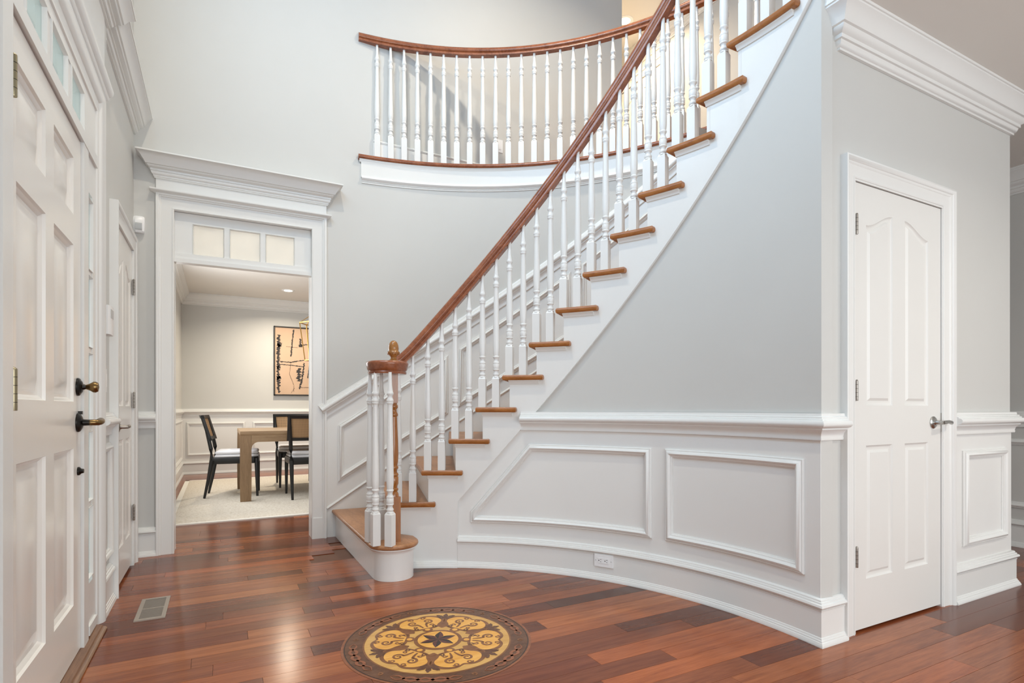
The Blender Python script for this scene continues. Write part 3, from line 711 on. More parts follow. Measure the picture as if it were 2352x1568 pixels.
CAS2 = [(0, -.03), (0, .010), (.004, .013), (.009, .013), (.011, .010), (.055, .013), (.06, .018), (.066, .019), (.07, .027), (.08, .032), (.088, .030), (.088, -.002)]
# --- arched closet door on the right
d3 = empty('door_2', (2.516, YC-.002, .0)); tag(d3, 'white four-panel closet door with arched top panels and nickel lever', kind='structure')
W3 = .73
P3 = [arch(.086, .300, 1.022, 1.842, 1.911), arch(.403, .614, 1.022, 1.911, 1.842), rect(.086, .300, .234, .840), rect(.403, .614, .234, .840)]
MOLD = [(0, 0), (.004, .005), (.010, .008), (.016, .009), (.022, .009), (.034, .002)]
d3l = door_leaf(d3, W3, 2.023, P3, 'closet_door', rings=MOLD, z0=.012)
casing(d3, -.012, W3+.012, 2.036, [(u, v-.002) for u, v in CAS2])
G().box(-.017, -.003, -.006, .1, 0, 2.026).box(W3+.003, W3+.017, -.006, .1, 0, 2.026).box(-.017, W3+.017, -.006, .1, 2.027, 2.040).obj('jamb', 'trim', d3, 0)
for z in (1.832, 1.088, .343): hinge(d3, .002, z, .09, 'pewter', .0062, -.008)
def lever(parent, x, z, d, mat, y=0, curl=True, rose=.031):
    r = G().lathe([(0, .001), (rose, .001), (rose, -.004), (rose*.8, -.009), (rose*.45, -.012), (.010, -.018), (.0095, -.05), (0, -.05)], (x, y, z), 22, 'y').obj('rosette', mat, parent)
    pts = [(x, y-.045, z), (x+d*.02, y-.048, z+.002), (x+d*.055, y-.046, z+.004), (x+d*.085, y-.042, z), (x+d*.105, y-.034, z-.004), (x+d*.108, y-.026, z-.004)]
    G().tube(pts, [.0095, .0095, .0085, .0095, .0085, .006], 10).obj('lever', mat, r)
lever(d3, .659, .938, 1, 'nickel')
G().box(W3-.001, W3+.004, -.004, .02, .89, .985).obj('strike_plate', 'nickel', d3, 0)
# --- narrow closet door on the left wall
d2 = empty('door_3', (-.50, 3.675, 0), pi/2); tag(d2, 'narrow white arched-panel closet door on the front door wall', kind='structure')
P2 = [arch(.085, .26, 1.022, 1.80, 1.872), arch(.35, .525, 1.022, 1.872, 1.80), rect(.085, .26, .218, .83), rect(.35, .525, .218, .83)]
door_leaf(d2, .61, 2.02, P2, 'door', rings=MOLD, z0=.02)
casing(d2, -.012, .622, 2.032, [(u*.95, v*.8 if v > 0 else -.03) for u, v in CAS2])
G().box(-.016, -.003, -.012, .1, 0, 2.02).box(.613, .626, -.012, .1, 0, 2.02).box(-.016, .626, -.012, .1, 2.022, 2.04).obj('jamb', 'trim', d2, 0)
for z in (1.785, 1.06, .34): hinge(d2, .612, z, .1, 'pewter', y=-.012)
lever(d2, .06, .905, 1, 'pewter')
# --- front door
fd = empty('door_4', (-.505, 1.945, 0), pi/2); tag(fd, 'glossy white six-panel front door with bronze knobs and brass hinges', kind='structure')
PF = []
for a, b in ((.078, .377), (.479, .769)):
    for z0, z1 in ((1.765, 1.987), (1.035, 1.647), (.24, .853)): PF.append(rect(a, b, z0, z1))
FRINGS = [(0, 0), (.004, .009), (.010, .012), (.016, .018), (.024, .02), (.032, .02), (.068, .008)]
door_leaf(fd, .893, 2.095, PF, 'door', rings=FRINGS, z0=.03)
for z in (1.91, 1.06, .18): hinge(fd, .012, z, .114, 'brass', .0085, -.011)
# deadbolt, knob and small lower bolt
def knob(parent, x, z, rr, length, kr, mat2, name):
    r = G().lathe([(0, .001), (rr, .001), (rr, -.006), (rr*.88, -.010), (rr*.8, -.010), (rr*.6, -.016), (.012, -.018), (.009, -.028), (.008, -length+.02), (0, -length+.02)], (x, 0, z), 26, 'y').obj(name, 'bronze', parent)
    G().lathe([(0, -length+.026), (.009, -length+.024), (.014, -length+.012), (kr, -length), (kr*1.02, -length-.008), (kr*.8, -length-.016), (0, -length-.02)], (x, 0, z), 20, 'y').obj(name+'_grip', mat2, r)
knob(fd, .833, 1.095, .036, .052, .022, 'bronze_lt', 'deadbolt')
r = G().lathe([(0, .001), (.038, .001), (.038, -.006), (.033, -.011), (.024, -.016), (.013, -.019), (.011, -.055), (0, -.055)], (.833, 0, .952), 26, 'y').obj('handle_rose', 'bronze', fd)
G().tube([(.833, -.04, .952), (.833, -.055, .952), (.842, -.066, .952), (.862, -.072, .953), (.885, -.070, .955), (.905, -.066, .956), (.925, -.06, .954), (.935, -.05, .95), (.934, -.044, .946)], [.012, .0125, .0125, .011, .0125, .0145, .015, .012, .006], 12).obj('handle', 'bronze_lt', r)
G().box(.845, .858, -.014, 0, .985, .998).obj('latch_button', 'bronze', r, 0)
G().lathe([(0, .001), (.017, .001), (.017, -.006), (.01, -.012), (.008, -.02), (0, -.02)], (.84, 0, .757), 18, 'y').obj('lower_bolt', 'bronze', fd)
# frame of the entry: posts, head, casing, entablature, all in wall coordinates (x = world Y - 1.945, outward = world +X)
def b_(g, y0, y1, x0, x1, z0, z1): return g.box(y0-1.945, y1-1.945, -(x1+.505), -(x0+.505), z0, z1)
g = G(); b_(g, 1.86, 1.940, -.60, -.490, 0, 2.12); b_(g, 2.842, 2.93, -.60, -.494, 0, 2.12); b_(g, 1.86, 3.12, -.60, -.492, 2.102, 2.15)
g.obj('door_frame', 'trim', fd, 0)
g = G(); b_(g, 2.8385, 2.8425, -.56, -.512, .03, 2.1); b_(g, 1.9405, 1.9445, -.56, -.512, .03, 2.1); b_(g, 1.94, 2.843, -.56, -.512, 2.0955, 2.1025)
g.obj('gap_strip', 'gap_fill', fd, 0)  # near-black strips filling the gap between leaf and frame
CASF = [(0, -.02), (0, .012), (.006, .02), (.016, .02), (.02, .014), (.03, .012), (.05, .014), (.07, .016), (.074, .022), (.085, .03), (.1, .036), (.118, .036), (.122, .034), (.122, -.006)]
G().fsweep([(3.128-1.945, .011, 0), (3.128-1.945, .011, 2.365), (1.88-1.945, .011, 2.365), (1.88-1.945, .011, 0)], N_, [(-u, v) for u, v in CASF]).obj('casing', 'trim', fd)
ENT = [(0, 0), (.006, 0), (.008, .012), (.014, .016), (.014, .03), (.022, .036), (.026, .048), (.026, .054), (.034, .06), (.04, .072), (.042, .084), (.042, .092), (0, .092)]
G().hsweep([(-.25, .012), (-.25, -.004), (3.272-1.945, -.004), (3.272-1.945, .012)], ENT, 2.462).obj('entablature', 'trim', fd)
g = G(); b_(g, 1.70, 3.24, XL, -.485, 2.55, 2.87); g.obj('frieze', 'trim', fd, 0)
# threshold
th_ = empty('threshold', (-.49, 2.5, 0)); tag(th_, 'worn dark oak threshold strip under the front door', 'threshold')
G().hsweep([(0, -.75), (0, .62)], [(-.05, .0), (.032, .0), (.034, .006), (.026, .012), (.018, .014), (.014, .02), (.002, .023), (-.012, .026), (-.05, .03)], 0, side=1).obj('saddle', 'sill', th_)
G().box(-.06, -.018, -.60, .345, .0, .0315).obj('metal_strip', 'bronze', th_, 0)
# sidelight
sl = empty('window_1', (-.505, 1.945, 0), pi/2); tag(sl, 'tall narrow sidelight of stacked glass panes beside the front door', kind='structure')
g = G(); zs = [.262, .594, .922, 1.262, 1.598, 1.932]
b_(g, 2.93, 2.952, -.56, -.502, .0, 2.102); b_(g, 3.055, 3.128, -.56, -.502, 0, 2.102); b_(g, 2.952, 3.055, -.56, -.502, 0, zs[0]-.012); b_(g, 2.952, 3.055, -.56, -.502, zs[-1]+.012, 2.102)
sash = g.obj('sash', 'trim', sl, 0)
for z in zs[1:-1]:
    g = G(); b_(g, 2.952, 3.055, -.53, -.504, z-.011, z+.011); g.obj('muntin', 'trim', sl, 0)
for z0, z1 in zip(zs, zs[1:]):
    g = G(); b_(g, 2.948, 3.06, -.514, -.512, z0-.014, z1+.014); g.obj('pane', 'glass', sl, 0)
bd = G()
for z0, z1 in zip(zs, zs[1:]):
    bd.fsweep([(2.952-1.945, -.003, z0+.012), (2.952-1.945, -.003, z1-.012), (3.055-1.945, -.003, z1-.012), (3.055-1.945, -.003, z0+.012)], N_, [(0, -.010), (0, .003), (-.002, .004), (-.005, -.002), (-.007, -.006), (-.007, -.010)], True)
bd.obj('glazing_bead', 'trim', sl)
bp = G(); b_(bp, 2.945, 3.11, -.502, -.492, .035, .075); bp.obj('bottom_moulding', 'trim', sl, 0)
# transom
tr = empty('window_2', (-.505, 1.945, 0), pi/2); tag(tr, 'row of square transom panes over the front door', kind='structure')
g = G(); ys = [(1.93, 2.03), (2.092, 2.312), (2.374, 2.594), (2.656, 2.876)]
b_(g, 1.86, 3.12, -.56, -.502, 2.32, 2.37); b_(g, 1.86, 3.12, -.56, -.502, 2.12, 2.152); b_(g, 2.90, 3.12, -.56, -.502, 2.152, 2.32)
g.obj('sash', 'trim', tr, 0)
ed = [y for p in ys for y in p]
for a, b in [(ed[1], ed[2]), (ed[3], ed[4]), (ed[5], ed[6]), (2.876, 2.90)]:
    g = G(); b_(g, a, b, -.53, -.505, 2.15, 2.322); g.obj('muntin', 'trim', tr, 0)
for a, b in ys:
    g = G(); b_(g, a-.005, b+.005, -.514, -.512, 2.145, 2.33); g.obj('pane', 'glass', tr, 0)
bd = G()
for a, b in ys:
    bd.fsweep([(a-1.945, -.003, 2.152), (a-1.945, -.003, 2.32), (b-1.945, -.003, 2.32), (b-1.945, -.003, 2.152)], N_, [(0, -.010), (0, .003), (-.002, .004), (-.005, -.002), (-.007, -.006), (-.007, -.010)], True)
bd.obj('glazing_bead', 'trim', tr)
# --- upstairs door
ud = empty('door_5', (4.62, 5.70, ZF2), -pi/2); tag(ud, 'cream panelled door in the warm upstairs hall', kind='structure')
door_leaf(ud, .74, 2.03, [arch(.1, .31, 1.0, 1.84, 1.91), arch(.42, .63, 1.0, 1.91, 1.84), rect(.1, .31, .21, .83), rect(.42, .63, .21, .83)], 'closet_door', rings=MOLD, t=.01)
ud.location.x = 4.608
casing(ud, -.012, .752, 2.04, [(u, v+.0) for u, v in CAS2])

# ------------------------------------------------------------------ lamps in the ceilings
def can(loc, label, group=None):
    e = empty('recessed_light', loc); tag(e, label, 'ceiling light', group)
    G().lathe([(.058, -.002), (.085, -.004), (.092, .0), (.092, .004), (.058, .004)], seg=28).obj('trim_ring', 'plastic', e)
    G().lathe([(0, -.006), (.05, -.006), (.058, -.004), (.058, .001), (0, .001)], seg=28).obj('lens', 'lamp', e)
can((4.13, 5.05, ZC-.003), 'bright recessed ceiling light in the upstairs hall')
can((.90, 8.86, 2.757), 'round recessed light in the dining room ceiling')

# ------------------------------------------------------------------ small wall things
def rbox(g, x0, x1, y0, y1, z0, z1, r): return slab(g, rect(x0, x1, y0, y1), z0, z1, r, 2)
ol = pin(30.96, 1.879); e = empty('wall_outlet', (*ol, .116), rad(30.96)-pi/2)
tag(e, 'white two-socket electrical outlet set sideways in the curved baseboard', 'outlet')
pl = G().box(-.057, .057, -.006, .004, -.036, .036).obj('plate', 'plastic', e, 0)
G().box(-.034, .034, -.0075, -.004, -.0165, .0165).obj('receptacle', 'plastic', e, 0)
for sx in (-.019, .019):
    q = G(); q.box(sx-.006, sx-.003, -.0079, -.007, .003, .006) if 0 else None
    q = G().box(sx-.001, sx+.007, -.0079, -.007, .0055, .0075).box(sx-.001, sx+.006, -.0079, -.007, -.0075, -.0055).lathe([(0, -.0079), (.0032, -.0079), (.0032, -.007), (0, -.007)], (sx-.009, 0, 0), 8, 'y')
    q.obj('socket_slots', 'gap_fill', e)
for sx in (-.048, .048): G().lathe([(0, -.0075), (.003, -.007), (.003, -.005), (0, -.005)], (sx, 0, 0), 8, 'y').obj('screw', 'plastic_grey', e)
e = empty('motion_sensor', (-.484, YB, 2.25)); tag(e, 'white motion sensor high in the corner above the narrow closet', 'sensor')
g = G(); R = []
for z, w_, d_ in ((-.055, .026, .034), (-.045, .031, .042), (-.01, .033, .048), (.02, .033, .046), (.048, .032, .038), (.056, .028, .032)):
    R.append([(-w_, 0, z), (-w_, -d_*.75, z), (-w_*.6, -d_, z), (w_*.6, -d_, z), (w_, -d_*.75, z), (w_, 0, z)])
g.rings(R).obj('body', 'plastic', e, 30)
g = G().rings([[(-.02, -.03, z), (-.02, -d_, z), (.02, -d_, z), (.02, -.03, z)] for z, d_ in ((-.04, .045), (-.03, .05), (0, .0515), (.008, .047))]); g.obj('lens', 'plastic_grey', e, 30)
e = empty('thermostat', (XL, 3.425, 1.45), pi/2); tag(e, 'slim white thermostat on the wall beside the narrow closet', 'thermostat')
g = G().rings([[(-.062, -.0, z), (-.062, -.026, z), (-.045, -.034, z), (.045, -.034, z), (.062, -.026, z), (.062, 0, z)] for z in (-.072, -.066, .066, .072)]); g.obj('body', 'plastic', e, 30)
G().box(-.04, .04, -.0352, -.03, .012, .055).obj('screen', 'plastic_grey', e, 0)
e = empty('switch_plate', (XL, 3.40, 1.15), pi/2); tag(e, 'white double light switch below the thermostat', 'switch')
G().box(-.058, .058, -.007, 0, -.058, .058).obj('plate', 'plastic', e, 0)
for sx in (-.024, .024): G().box(sx-.016, sx+.016, -.011, -.004, -.033, .033).obj('rocker', 'plastic', e, 0)
# floor vent
e = empty('floor_vent', (-.297, 3.318, 0)); tag(e, 'taupe metal floor register with dark slots near the front door', 'vent')
g = G()
for a in ((-.064, .064, -.172, -.150), (-.064, .064, .150, .172), (-.064, -.046, -.150, .150), (.046, .064, -.150, .150), (-.046, .046, -.006, .004)): g.box(*a, 0, .005)
g.obj('frame', 'vent', e, 0); G().box(-.047, .047, -.151, .151, .0, .0012).obj('slot_backing', 'vent_dark', e, 0)  # near-black sheet under the slats gives the dark slots
g = G()
for i in range(28):
    y = -.146+i*.0105
    if abs(y) < .008: continue
    g.box(-.046, .046, y-.0016, y+.0016, .0012, .0042)
lo = g.obj('louvre_slats', 'vent', e, 0); lo['kind'] = 'stuff'

# ------------------------------------------------------------------ floor medallion
MC = (.842, 2.292); MR = .406
md = empty('floor_medallion', (*MC, 0), -rad(27.76)); tag(md, 'round inlaid wood medallion with six-petal star and scrolls set in the floor', 'floor inlay')
LZ = [0.0004*i for i in range(1, 12)]
def flat(name, polys, z, mat, parent=md, holes=False):
    g = G()
    for p in polys:
        k = len(g.V); g.add([(x, y, z) for x, y in p], [tuple(range(len(p)))] if not holes else [])
    return g.obj(name, mat, parent, 0)
def annulus(r0, r1, z, n=96):
    g = G(); V = [(r0*cos(2*pi*i/n), r0*sin(2*pi*i/n), z) for i in range(n)]+[(r1*cos(2*pi*i/n), r1*sin(2*pi*i/n), z) for i in range(n)]
    g.add(V, [(i, (i+1) % n, n+(i+1) % n, n+i) for i in range(n)]); return g
def disc(r, z, n=96, c=(0, 0)): return G().add([(c[0]+r*cos(2*pi*i/n), c[1]+r*sin(2*pi*i/n), z) for i in range(n)], [tuple(range(n))])
def ribbon(pts, ws, z):
    g = G(); V = []; n = len(pts)
    for i in range(n):
        a = Vector(pts[max(i-1, 0)]); b = Vector(pts[min(i+1, n-1)]); t = (b-a).normalized(); q = Vector((-t.y, t.x)); p = Vector(pts[i])
        wv = ws[i] if isinstance(ws, list) else ws
        V += [(p.x+q.x*wv, p.y+q.y*wv, z), (p.x-q.x*wv, p.y-q.y*wv, z)]
    return g.add(V, [(2*i, 2*i+2, 2*i+3, 2*i+1) for i in range(n-1)])
def rot(p, a): return (p[0]*cos(a)-p[1]*sin(a), p[0]*sin(a)+p[1]*cos(a))
disc(MR, LZ[0]).obj('border_ring', 'med_dark', md, 0)
annulus(MR-.010, MR, LZ[1]).obj('outer_band', 'med_red', md, 0); annulus(MR-.016, MR-.013, LZ[1]).obj('outer_line', 'med_black', md, 0)
disc(.318, LZ[1]).obj('field_edge', 'med_mid', md, 0); disc(.311, LZ[2]).obj('field', 'med_pale', md, 0)
def group_ribbon(items, z):
    g = G()
    for pts, ws in items: r = ribbon(pts, [q*1.3 for q in ws] if isinstance(ws, list) else ws, z); g.add(r.V, r.F)
    return g
for s6 in range(6):          # braid: two interlaced wavy bands in arcs
    a0 = s6*pi/3+pi/6
    its = []
    for sg in (1, -1):
        its.append(([((.357+sg*.014*sin(t*2.5*pi*2))*cos(a0+(t-.5)*.78), (.357+sg*.014*sin(t*2.5*pi*2))*sin(a0+(t-.5)*.78)) for t in [i/48 for i in range(49)]], [.0048*min(1, .25+3*min(t, 1-t)) for t in [i/48 for i in range(49)]]))
    group_ribbon(its, LZ[2]).obj('braid', 'med_red', md, 0)
    sc = [(.357+.012*cos(t)*(1-t/9), .012*sin(t)*(1-t/9)) for t in [i*.35 for i in range(18)]]
    G().add(*(lambda r: (r.V, r.F))(ribbon([rot(p, s6*pi/3) for p in sc], .0035, LZ[2]))).obj('braid_curl', 'med_mid', md, 0)
def heart(sc, n=56, c=.208):
    """lobed cartouche: wide double lobe outwards, waist, small lobe inwards"""
    P = []
    for i in range(n):
        t = 2*pi*i/n; cx_ = cos(t)
        r = .066+.018*cos(2*t+pi)*.35+.012*abs(sin(t))**1.5-.010*math.exp(-((abs(abs(t-pi)-1.05))/.28)**2)-.012*math.exp(-((min(t, 2*pi-t))/.3)**2)
        P.append((c+r*cos(t)*1.12*sc, r*sin(t)*1.22*sc))
    return P
def spiral(c, r0, turns, a0, sgn, n=26, r1=.004):
    return [(c[0]+(r0+(r1-r0)*i/n)*cos(a0+sgn*turns*2*pi*i/n), c[1]+(r0+(r1-r0)*i/n)*sin(a0+sgn*turns*2*pi*i/n)) for i in range(n+1)]
tmpl = []
def inlay(name, g, mat): tmpl.append((name, g, mat))
inlay('lobe_border', flat_g if 0 else G().add([(x, y, LZ[3]) for x, y in heart(1.17)], [tuple(range(56))]), 'med_mid')
inlay('lobe', G().add([(x, y, LZ[4]) for x, y in heart(.98)], [tuple(range(56))]), 'med_gold')
its = []
for sg in (1, -1):
    main = [(.150, sg*.010), (.165, sg*.012), (.185, sg*.017), (.200, sg*.026)]
    sp = spiral((.218, sg*.036), .024, 1.4, pi+sg*.6, -sg)
    its.append((main+sp, [.0026, .0034, .0042, .0046]+[.0046-.0024*i/26 for i in range(27)]))
    sp2 = spiral((.258, sg*.030), .013, 1.2, pi*.5*sg, -sg, 18); its.append((sp2, [.0034-.0018*i/18 for i in range(19)]))
    sp3 = spiral((.168, sg*.040), .010, 1.1, -sg*pi*.5, sg, 16); its.append((sp3, [.003-.0015*i/16 for i in range(17)]))
inlay('scroll', group_ribbon(its, LZ[5]), 'med_mid')
inlay('dot_ring', disc(.024, LZ[3]+.0002, 24, (.124, 0)), 'med_mid'); inlay('dot', disc(.0125, LZ[5], 20, (.124, 0)), 'med_gold')
# leaf between the lobes (at 30 degrees)
def leaf(c, L, wd, z, a, lobes=4):
    g = G(); pts = []
    for i in range(25):
        t = i/24; w_ = wd*sin(pi*min(1, t*.95+.03))**.7*(.72+.28*abs(cos(t*pi*lobes))); pts.append((t*L, w_))
    for i in range(24, -1, -1):
        t = i/24; w_ = wd*sin(pi*min(1, t*.95+.03))**.7*(.72+.28*abs(cos(t*pi*lobes))); pts.append((t*L, -w_))
    V = [(*(Vector(rot(p, a))+Vector(c)), z) for p in pts]; n = len(V)
    return g.add(V, [(i, i+1, n-2-i, n-1-i) for i in range(24)])
a30 = pi/6; lf = G()
base_p = rot((.132, 0), a30)
for da, L, wd in ((0, .095, .018), (.42, .075, .013), (-.42, .075, .013)):
    q = leaf(base_p, L, wd, LZ[2]+.00008+.00009*len(lf.V)/50, a30+da); lf.add(q.V, q.F)
inlay('leaf', lf, 'med_mid')
lf = G(); bp_ = rot((.245, 0), a30)
for da, L, wd in ((0, .058, .013), (.75, .055, .011), (-.75, .055, .011), (1.4, .05, .008), (-1.4, .05, .008)):
    q = leaf(bp_, L, wd, LZ[3]+.00012+.00005*len(lf.V)/50, a30+da, 3); lf.add(q.V, q.F)
inlay('palmette', lf, 'med_dark')
its = []
for sg in (1, -1):
    sp = spiral(rot((.150, sg*.034), a30), .012, 1.1, a30+pi*(.0 if sg > 0 else 0), sg, 16); its.append((sp, [.0028]*17))
    sp = [rot((.236+.012*i, sg*(.010+.0085*i)), a30) for i in range(5)]; its.append((sp, [.003, .004, .0045, .004, .002]))
inlay('tendril', group_ribbon(its, LZ[4]+.0002), 'med_dark')
its = [([rot((.300, 0), a30+.0+(t-.5)*.5) for t in [i/10 for i in range(11)]], .003)]
for i6 in range(6):
    for name, g, mat in tmpl:
        if i6 == 0:
            ob = g.obj(name, mat, md, 0); tmpl_me = ob.data; g.me = ob.data
        else:
            ob = bpy.data.objects.new(name, g.me); COL.objects.link(ob); ob.parent = md
        ob.rotation_euler = (0, 0, i6*pi/3)
disc(.104, LZ[4]).obj('centre_ring', 'med_mid', md, 0); disc(.088, LZ[6]).obj('centre_disc', 'med_gold', md, 0)
for i6 in range(6):
    a = pi/6+i6*pi/3
    for sg in (1, -1):
        pts = [(0, 0)]+[(t*.083, sg*min(.0185*sin(pi*t**.8), t*.083*.55)) for t in [i/10 for i in range(1, 10)]]+[(.083, 0)]
        G().add([(*rot(p, a), LZ[7]) for p in pts], [tuple(range(len(pts)))]).obj('star_petal', 'med_black' if sg > 0 else 'med_star', md, 0)

# ------------------------------------------------------------------ dining room
g = G().hsweep([(XL, YB+.16), (XL, 9.8), (3.5, 9.8)], CROWN, 2.59); trim(23, g, 'cream crown moulding around the dining room')
g = G().hsweep([(XL, YB+.16), (XL, 9.8), (3.5, 9.8)], CHAIR, .885); trim(24, g, 'cream chair rail around the dining room')
base('dining', G().hsweep([(XL, YB+.16), (XL, 9.8), (3.5, 9.8)], BASE), 'cream baseboard around the dining room')
trim(25, G().box(XL, XL+.004, YB+.16, 9.8, 0, .9).box(XL, 3.5, 9.796, 9.8, 0, .9), 'cream flat wainscot in the dining room')
for i, (a, b) in enumerate([(-.452, .358), (.463, 1.36)]):
    trim(26+i, G().fsweep([(a, 9.796, .275), (a, 9.796, .795), (b, 9.796, .795), (b, 9.796, .275)], N_, [(-u, v) for u, v in PANEL], True), ['cream dining panel moulding in the left corner', 'cream dining panel moulding under the painting'][i])
trim(28, G().fsweep([(XL+.004, 6.2, .275), (XL+.004, 6.2, .795), (XL+.004, 9.6, .795), (XL+.004, 9.6, .275)], (1, 0, 0), [(u, v) for u, v in PANEL], True), 'cream panel moulding on the left dining wall')
# rug
rg = empty('rug', (1.1, 7.2, 0)); tag(rg, 'beige woven rug with pale binding under the dining table', 'rug')
slab(G(), rect(-1.48, 1.5, -1.62, 1.62), .001, .010, .004, 2).obj('pile', 'rug', rg)
g = G()
for a in ((-1.52, -1.47, -1.66, 1.66), (1.49, 1.54, -1.66, 1.66), (-1.52, 1.54, -1.66, -1.61), (-1.52, 1.54, 1.61, 1.66)): g.box(*a, 0, .0112)
g.obj('binding', 'rug_edge', rg, 0)
ZR = .0105
# table
tb = empty('dining_table', (1.35, 7.13, ZR)); tag(tb, 'brown oak dining table with square end legs and curved inner corners', 'table')
TX0, TX1, TY0, TY1 = -1.16, 1.16, -.56, .56
slab(G(), rect(TX0, TX1, TY0, TY1), .705, .752, .004, 2).obj('tabletop', 'table', tb)
for sy in (-1, 1):      # arched side frames: apron with rounded inner corners
    y0, y1 = (TY0, TY0+.06) if sy < 0 else (TY1-.06, TY1)
    poly = [(TX0, .0), (TX0+.112, .0), (TX0+.112, .565)]
    poly += [(TX0+.112+.07*(1-cos(t)), .565+.07*sin(t)) for t in [pi/2*i/6 for i in range(1, 7)]]
    poly += [(TX1-.112-.07*(1-cos(t)), .565+.07*sin(t)) for t in [pi/2*i/6 for i in range(6, 0, -1)]]
    poly += [(TX1-.112, .565), (TX1-.112, 0), (TX1, 0), (TX1, .706), (TX0, .706)]
    # legs as separate parts, apron between
    for sx in (0, 1):
        x0 = TX0 if sx == 0 else TX1-.112
        slab(G(), rect(x0, x0+.112, y0, y1), .0, .706, .003, 2).obj('leg', 'table_leg', tb)
    ap = poly[2:-6]+[(TX1-.112, .706), (TX0+.112, .706)]
    ap = [(TX0+.111, .55)]+poly[3:-6]+[(TX1-.111, .55), (TX1-.111, .706), (TX0+.111, .706)]
    G().rings([[(x, y0+.002, z) for x, z in ap], [(x, y1-.002, z) for x, z in ap]]).obj('apron', 'table', tb, 20)
# chairs: local x right, front = -y
def make_chair(loc, rz, label):
    c = empty('dining_chair', loc, rz); tag(c, label, 'chair', 'black cane-back dining chairs')
    hw = .235
    for sx in (-1, 1):
        G().tube([(sx*(hw-.02), -.235, 0), (sx*(hw-.02), -.23, .2), (sx*(hw-.022), -.225, .43)], [.013, .018, .024], 8).obj('leg', 'black', c)
        G().tube([(sx*(hw-.03), .30, 0), (sx*(hw-.028), .26, .2), (sx*(hw-.026), .225, .42), (sx*(hw-.02), .235, .55), (sx*(hw-.01), .275, .75), (sx*(hw-.0), .325, .915)], [.013, .019, .025, .021, .018, .014], 8).obj('leg', 'black', c)
    slab(G(), [(-hw, -.20), (-hw+.05, -.25), (hw-.05, -.25), (hw, -.20), (hw-.02, .23), (-hw+.02, .23)], .375, .445, .006, 2).obj('seat_frame', 'black', c)
    cu = [(-hw+.012, -.19), (-hw+.06, -.245), (hw-.06, -.245), (hw-.012, -.19), (hw-.03, .20), (-hw+.03, .20)]
    slab(G(), cu, .445, .475, .014, 4).obj('seat_pad', 'cushion', c); slab(G(), offset(ccw(cu), .004), .474, .52, .03, 5).obj('cushion', 'cushion', c)
    # curved cane back, bowing backwards in the middle
    def bp(s, z): return (s*(hw+.02), .215+.045*(1-s*s)+(z-.62)*.30, z)
    def strip(z0, z1, y0, y1, s0=-1, s1=1, n=12):
        R = []
        for i in range(n+1):
            s_ = s0+(s1-s0)*i/n; a = bp(s_, z0); b = bp(s_, z1)
            R.append([(a[0], a[1]+y0, a[2]), (b[0], b[1]+y0, b[2]), (b[0], b[1]+y1, b[2]), (a[0], a[1]+y1, a[2])])
        return G().rings(R)
    G_ = strip(.885, .92, -.004, .022); G_.obj('top_rail', 'black', c); strip(.64, .675, -.004, .022).obj('bottom_rail', 'black', c)
    strip(.64, .92, -.004, .022, -1, -.86, 2).obj('back_stile', 'black', c); strip(.64, .92, -.004, .022, .86, 1, 2).obj('back_stile', 'black', c)
    strip(.66, .9, .006, .012, -.9, .9).obj('cane_panel', 'cane', c)
    return c
make_chair((.165, 7.20, ZR), pi/2-.09, 'black cane-back chair at the end of the dining table')
make_chair((.905, 6.755, ZR), pi, 'black cane-back chair on the doorway side of the dining table')
make_chair((.885, 7.76, ZR), 0, 'black cane-back chair on the painting side of the dining table')
# painting
pt = empty('abstract_painting', (1.43, 9.8, 1.78)); tag(pt, 'peach and black abstract painting in a thin black frame', 'painting')
HW, HH = .655, .565
G().box(-HW+.02, HW-.02, -.03, -.002, -HH+.02, HH-.02).obj('canvas', 'canvas', pt, 0)
g = G()
for a in ((-HW, -HW+.016, -HH, HH), (HW-.016, HW, -HH, HH)): g.box(a[0], a[1], -.045, 0, a[2], a[3])
g.box(-HW, HW, -.045, 0, -HH, -HH+.016).box(-HW, HW, -.045, 0, HH-.016, HH); g.obj('frame', 'canvas_edge', pt, 0)
def stroke(pts, w0, jit=.25, mat='ink', seg=40):
    P = []
    for i in range(seg+1):
        t = i/seg*(len(pts)-1); k = min(int(t), len(pts)-2); f = t-k
        P.append((pts[k][0]*(1-f)+pts[k+1][0]*f, pts[k][1]*(1-f)+pts[k+1][1]*f))
    V = []
    for i, p in enumerate(P):
        a = Vector(P[max(i-1, 0)]); b = Vector(P[min(i+1, len(P)-1)]); t = (b-a).normalized(); q = Vector((-t.y, t.x))
        wa = w0*(1+random.uniform(-jit, jit)*2); wb = w0*(1+random.uniform(-jit, jit)*2)
        V += [(p[0]+q.x*wa, -.0315, p[1]+q.y*wa), (p[0]-q.x*wb, -.0315, p[1]-q.y*wb)]
    G().add(V, [(2*i, 2*i+2, 2*i+3, 2*i+1) for i in range(seg)]).obj('brush_stroke', mat, pt, 0)
def pp(x, y):   # painting fractions -> local
    return (-HW+.02+x*(2*HW-.04), HH-.02-y*(2*HH-.04))
stroke([pp(.045, .11), pp(.04, .3), pp(.035, .5), pp(.035, .75), pp(.045, .98)], .020, .45, seg=80)
stroke([pp(.02, .26), pp(.075, .27)], .030, .4, seg=8); stroke([pp(.02, .60), pp(.06, .58)], .025, .4, seg=8); stroke([pp(.02, .76), pp(.07, .75)], .03, .4, seg=8)
stroke([pp(.222, .02), pp(.205, .2), pp(.19, .43)], .010, .3)
stroke([pp(.06, .51), pp(.2, .515), pp(.29, .49), pp(.44, .46), pp(.9, .44)], .008, .4); stroke([pp(.06, .55), pp(.2, .56), pp(.34, .577)], .006, .3)
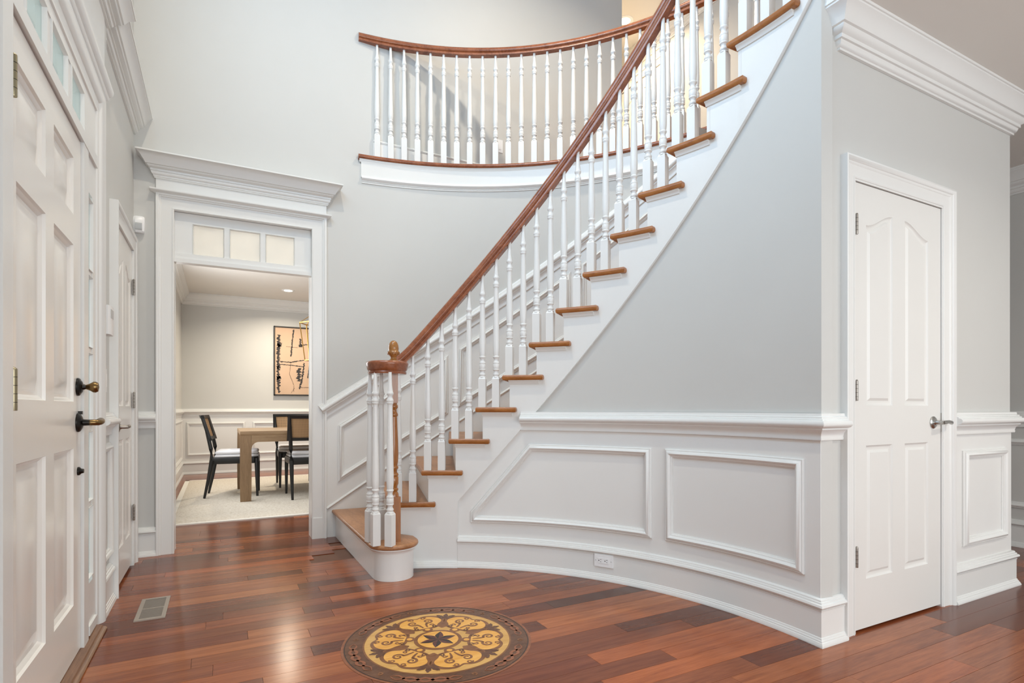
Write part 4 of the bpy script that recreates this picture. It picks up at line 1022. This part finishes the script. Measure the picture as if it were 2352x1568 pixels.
stroke([pp(.35, .52), pp(.33, .74), pp(.29, .92)], .012, .4); stroke([pp(.285, .60), pp(.292, .70), pp(.28, .8)], .026, .5, seg=16)
stroke([pp(.302, .15), pp(.305, .28)], .018, .5, seg=14); stroke([pp(.31, .26), pp(.37, .24), pp(.44, .225), pp(.8, .25)], .010, .5)
stroke([pp(.187, .52), pp(.172, .70), pp(.225, .86), pp(.222, .96)], .004, .3, 'ink_grey'); stroke([pp(.30, .895), pp(.45, .89), pp(.9, .88)], .005, .3, 'ink_grey')
stroke([pp(.42, .04), pp(.425, .2), pp(.42, .34), pp(.45, .5)], .014, .4); stroke([pp(.415, .56), pp(.395, .75)], .008, .3); stroke([pp(.41, .6), pp(.45, .72)], .008, .3)
stroke([pp(.13, .28), pp(.27, .29)], .003, .3, 'ink_grey'); stroke([pp(.19, .98), pp(.235, .90)], .003, .3, 'ink_grey'); stroke([pp(.6, .1), pp(.66, .6), pp(.62, .9)], .016, .45); stroke([pp(.82, .3), pp(.8, .9)], .01, .4)
# lantern over the table
ln = empty('pendant_lantern', (1.05, 7.1, 1.59)); tag(ln, 'gold open-frame lantern pendant over the dining table', 'lamp')
top = [(.2*cos(pi+i*pi/3), .2*sin(pi+i*pi/3), .45) for i in range(6)]; bot = [(.14*cos(pi+i*pi/3), .14*sin(pi+i*pi/3), .0) for i in range(6)]
g = G()
for i in range(6): g.tube([top[i], top[(i+1) % 6]], .0075, 4); g.tube([bot[i], bot[(i+1) % 6]], .0075, 4)
g.obj('hoop_frame', 'gold', ln, 0)
for i in range(6): G().tube([top[i], bot[i]], .0075, 4).obj('bar', 'gold', ln, 0)
for i in range(6): G().tube([top[i], (0, 0, .60)], .005, 4).obj('roof_bar', 'gold', ln, 0)
G().lathe([(0, .59), (.02, .59), (.02, .62), (.006, .63), (.006, 1.16), (.06, 1.16), (.06, 1.17), (0, 1.17)], seg=12).obj('stem', 'gold', ln)
for i in range(3): G().lathe([(0, .28), (.011, .28), (.011, .38), (0, .38)], (.05*cos(i*2.1), .05*sin(i*2.1), 0), 8).obj('candle_sleeve', 'plastic', ln)
G().lathe([(0, .265), (.07, .265), (.07, .28), (0, .28)], seg=14).obj('candle_tray', 'gold', ln); G().tube([(0, 0, .28), (0, 0, .6)], .005, 6).obj('rod', 'gold', ln)
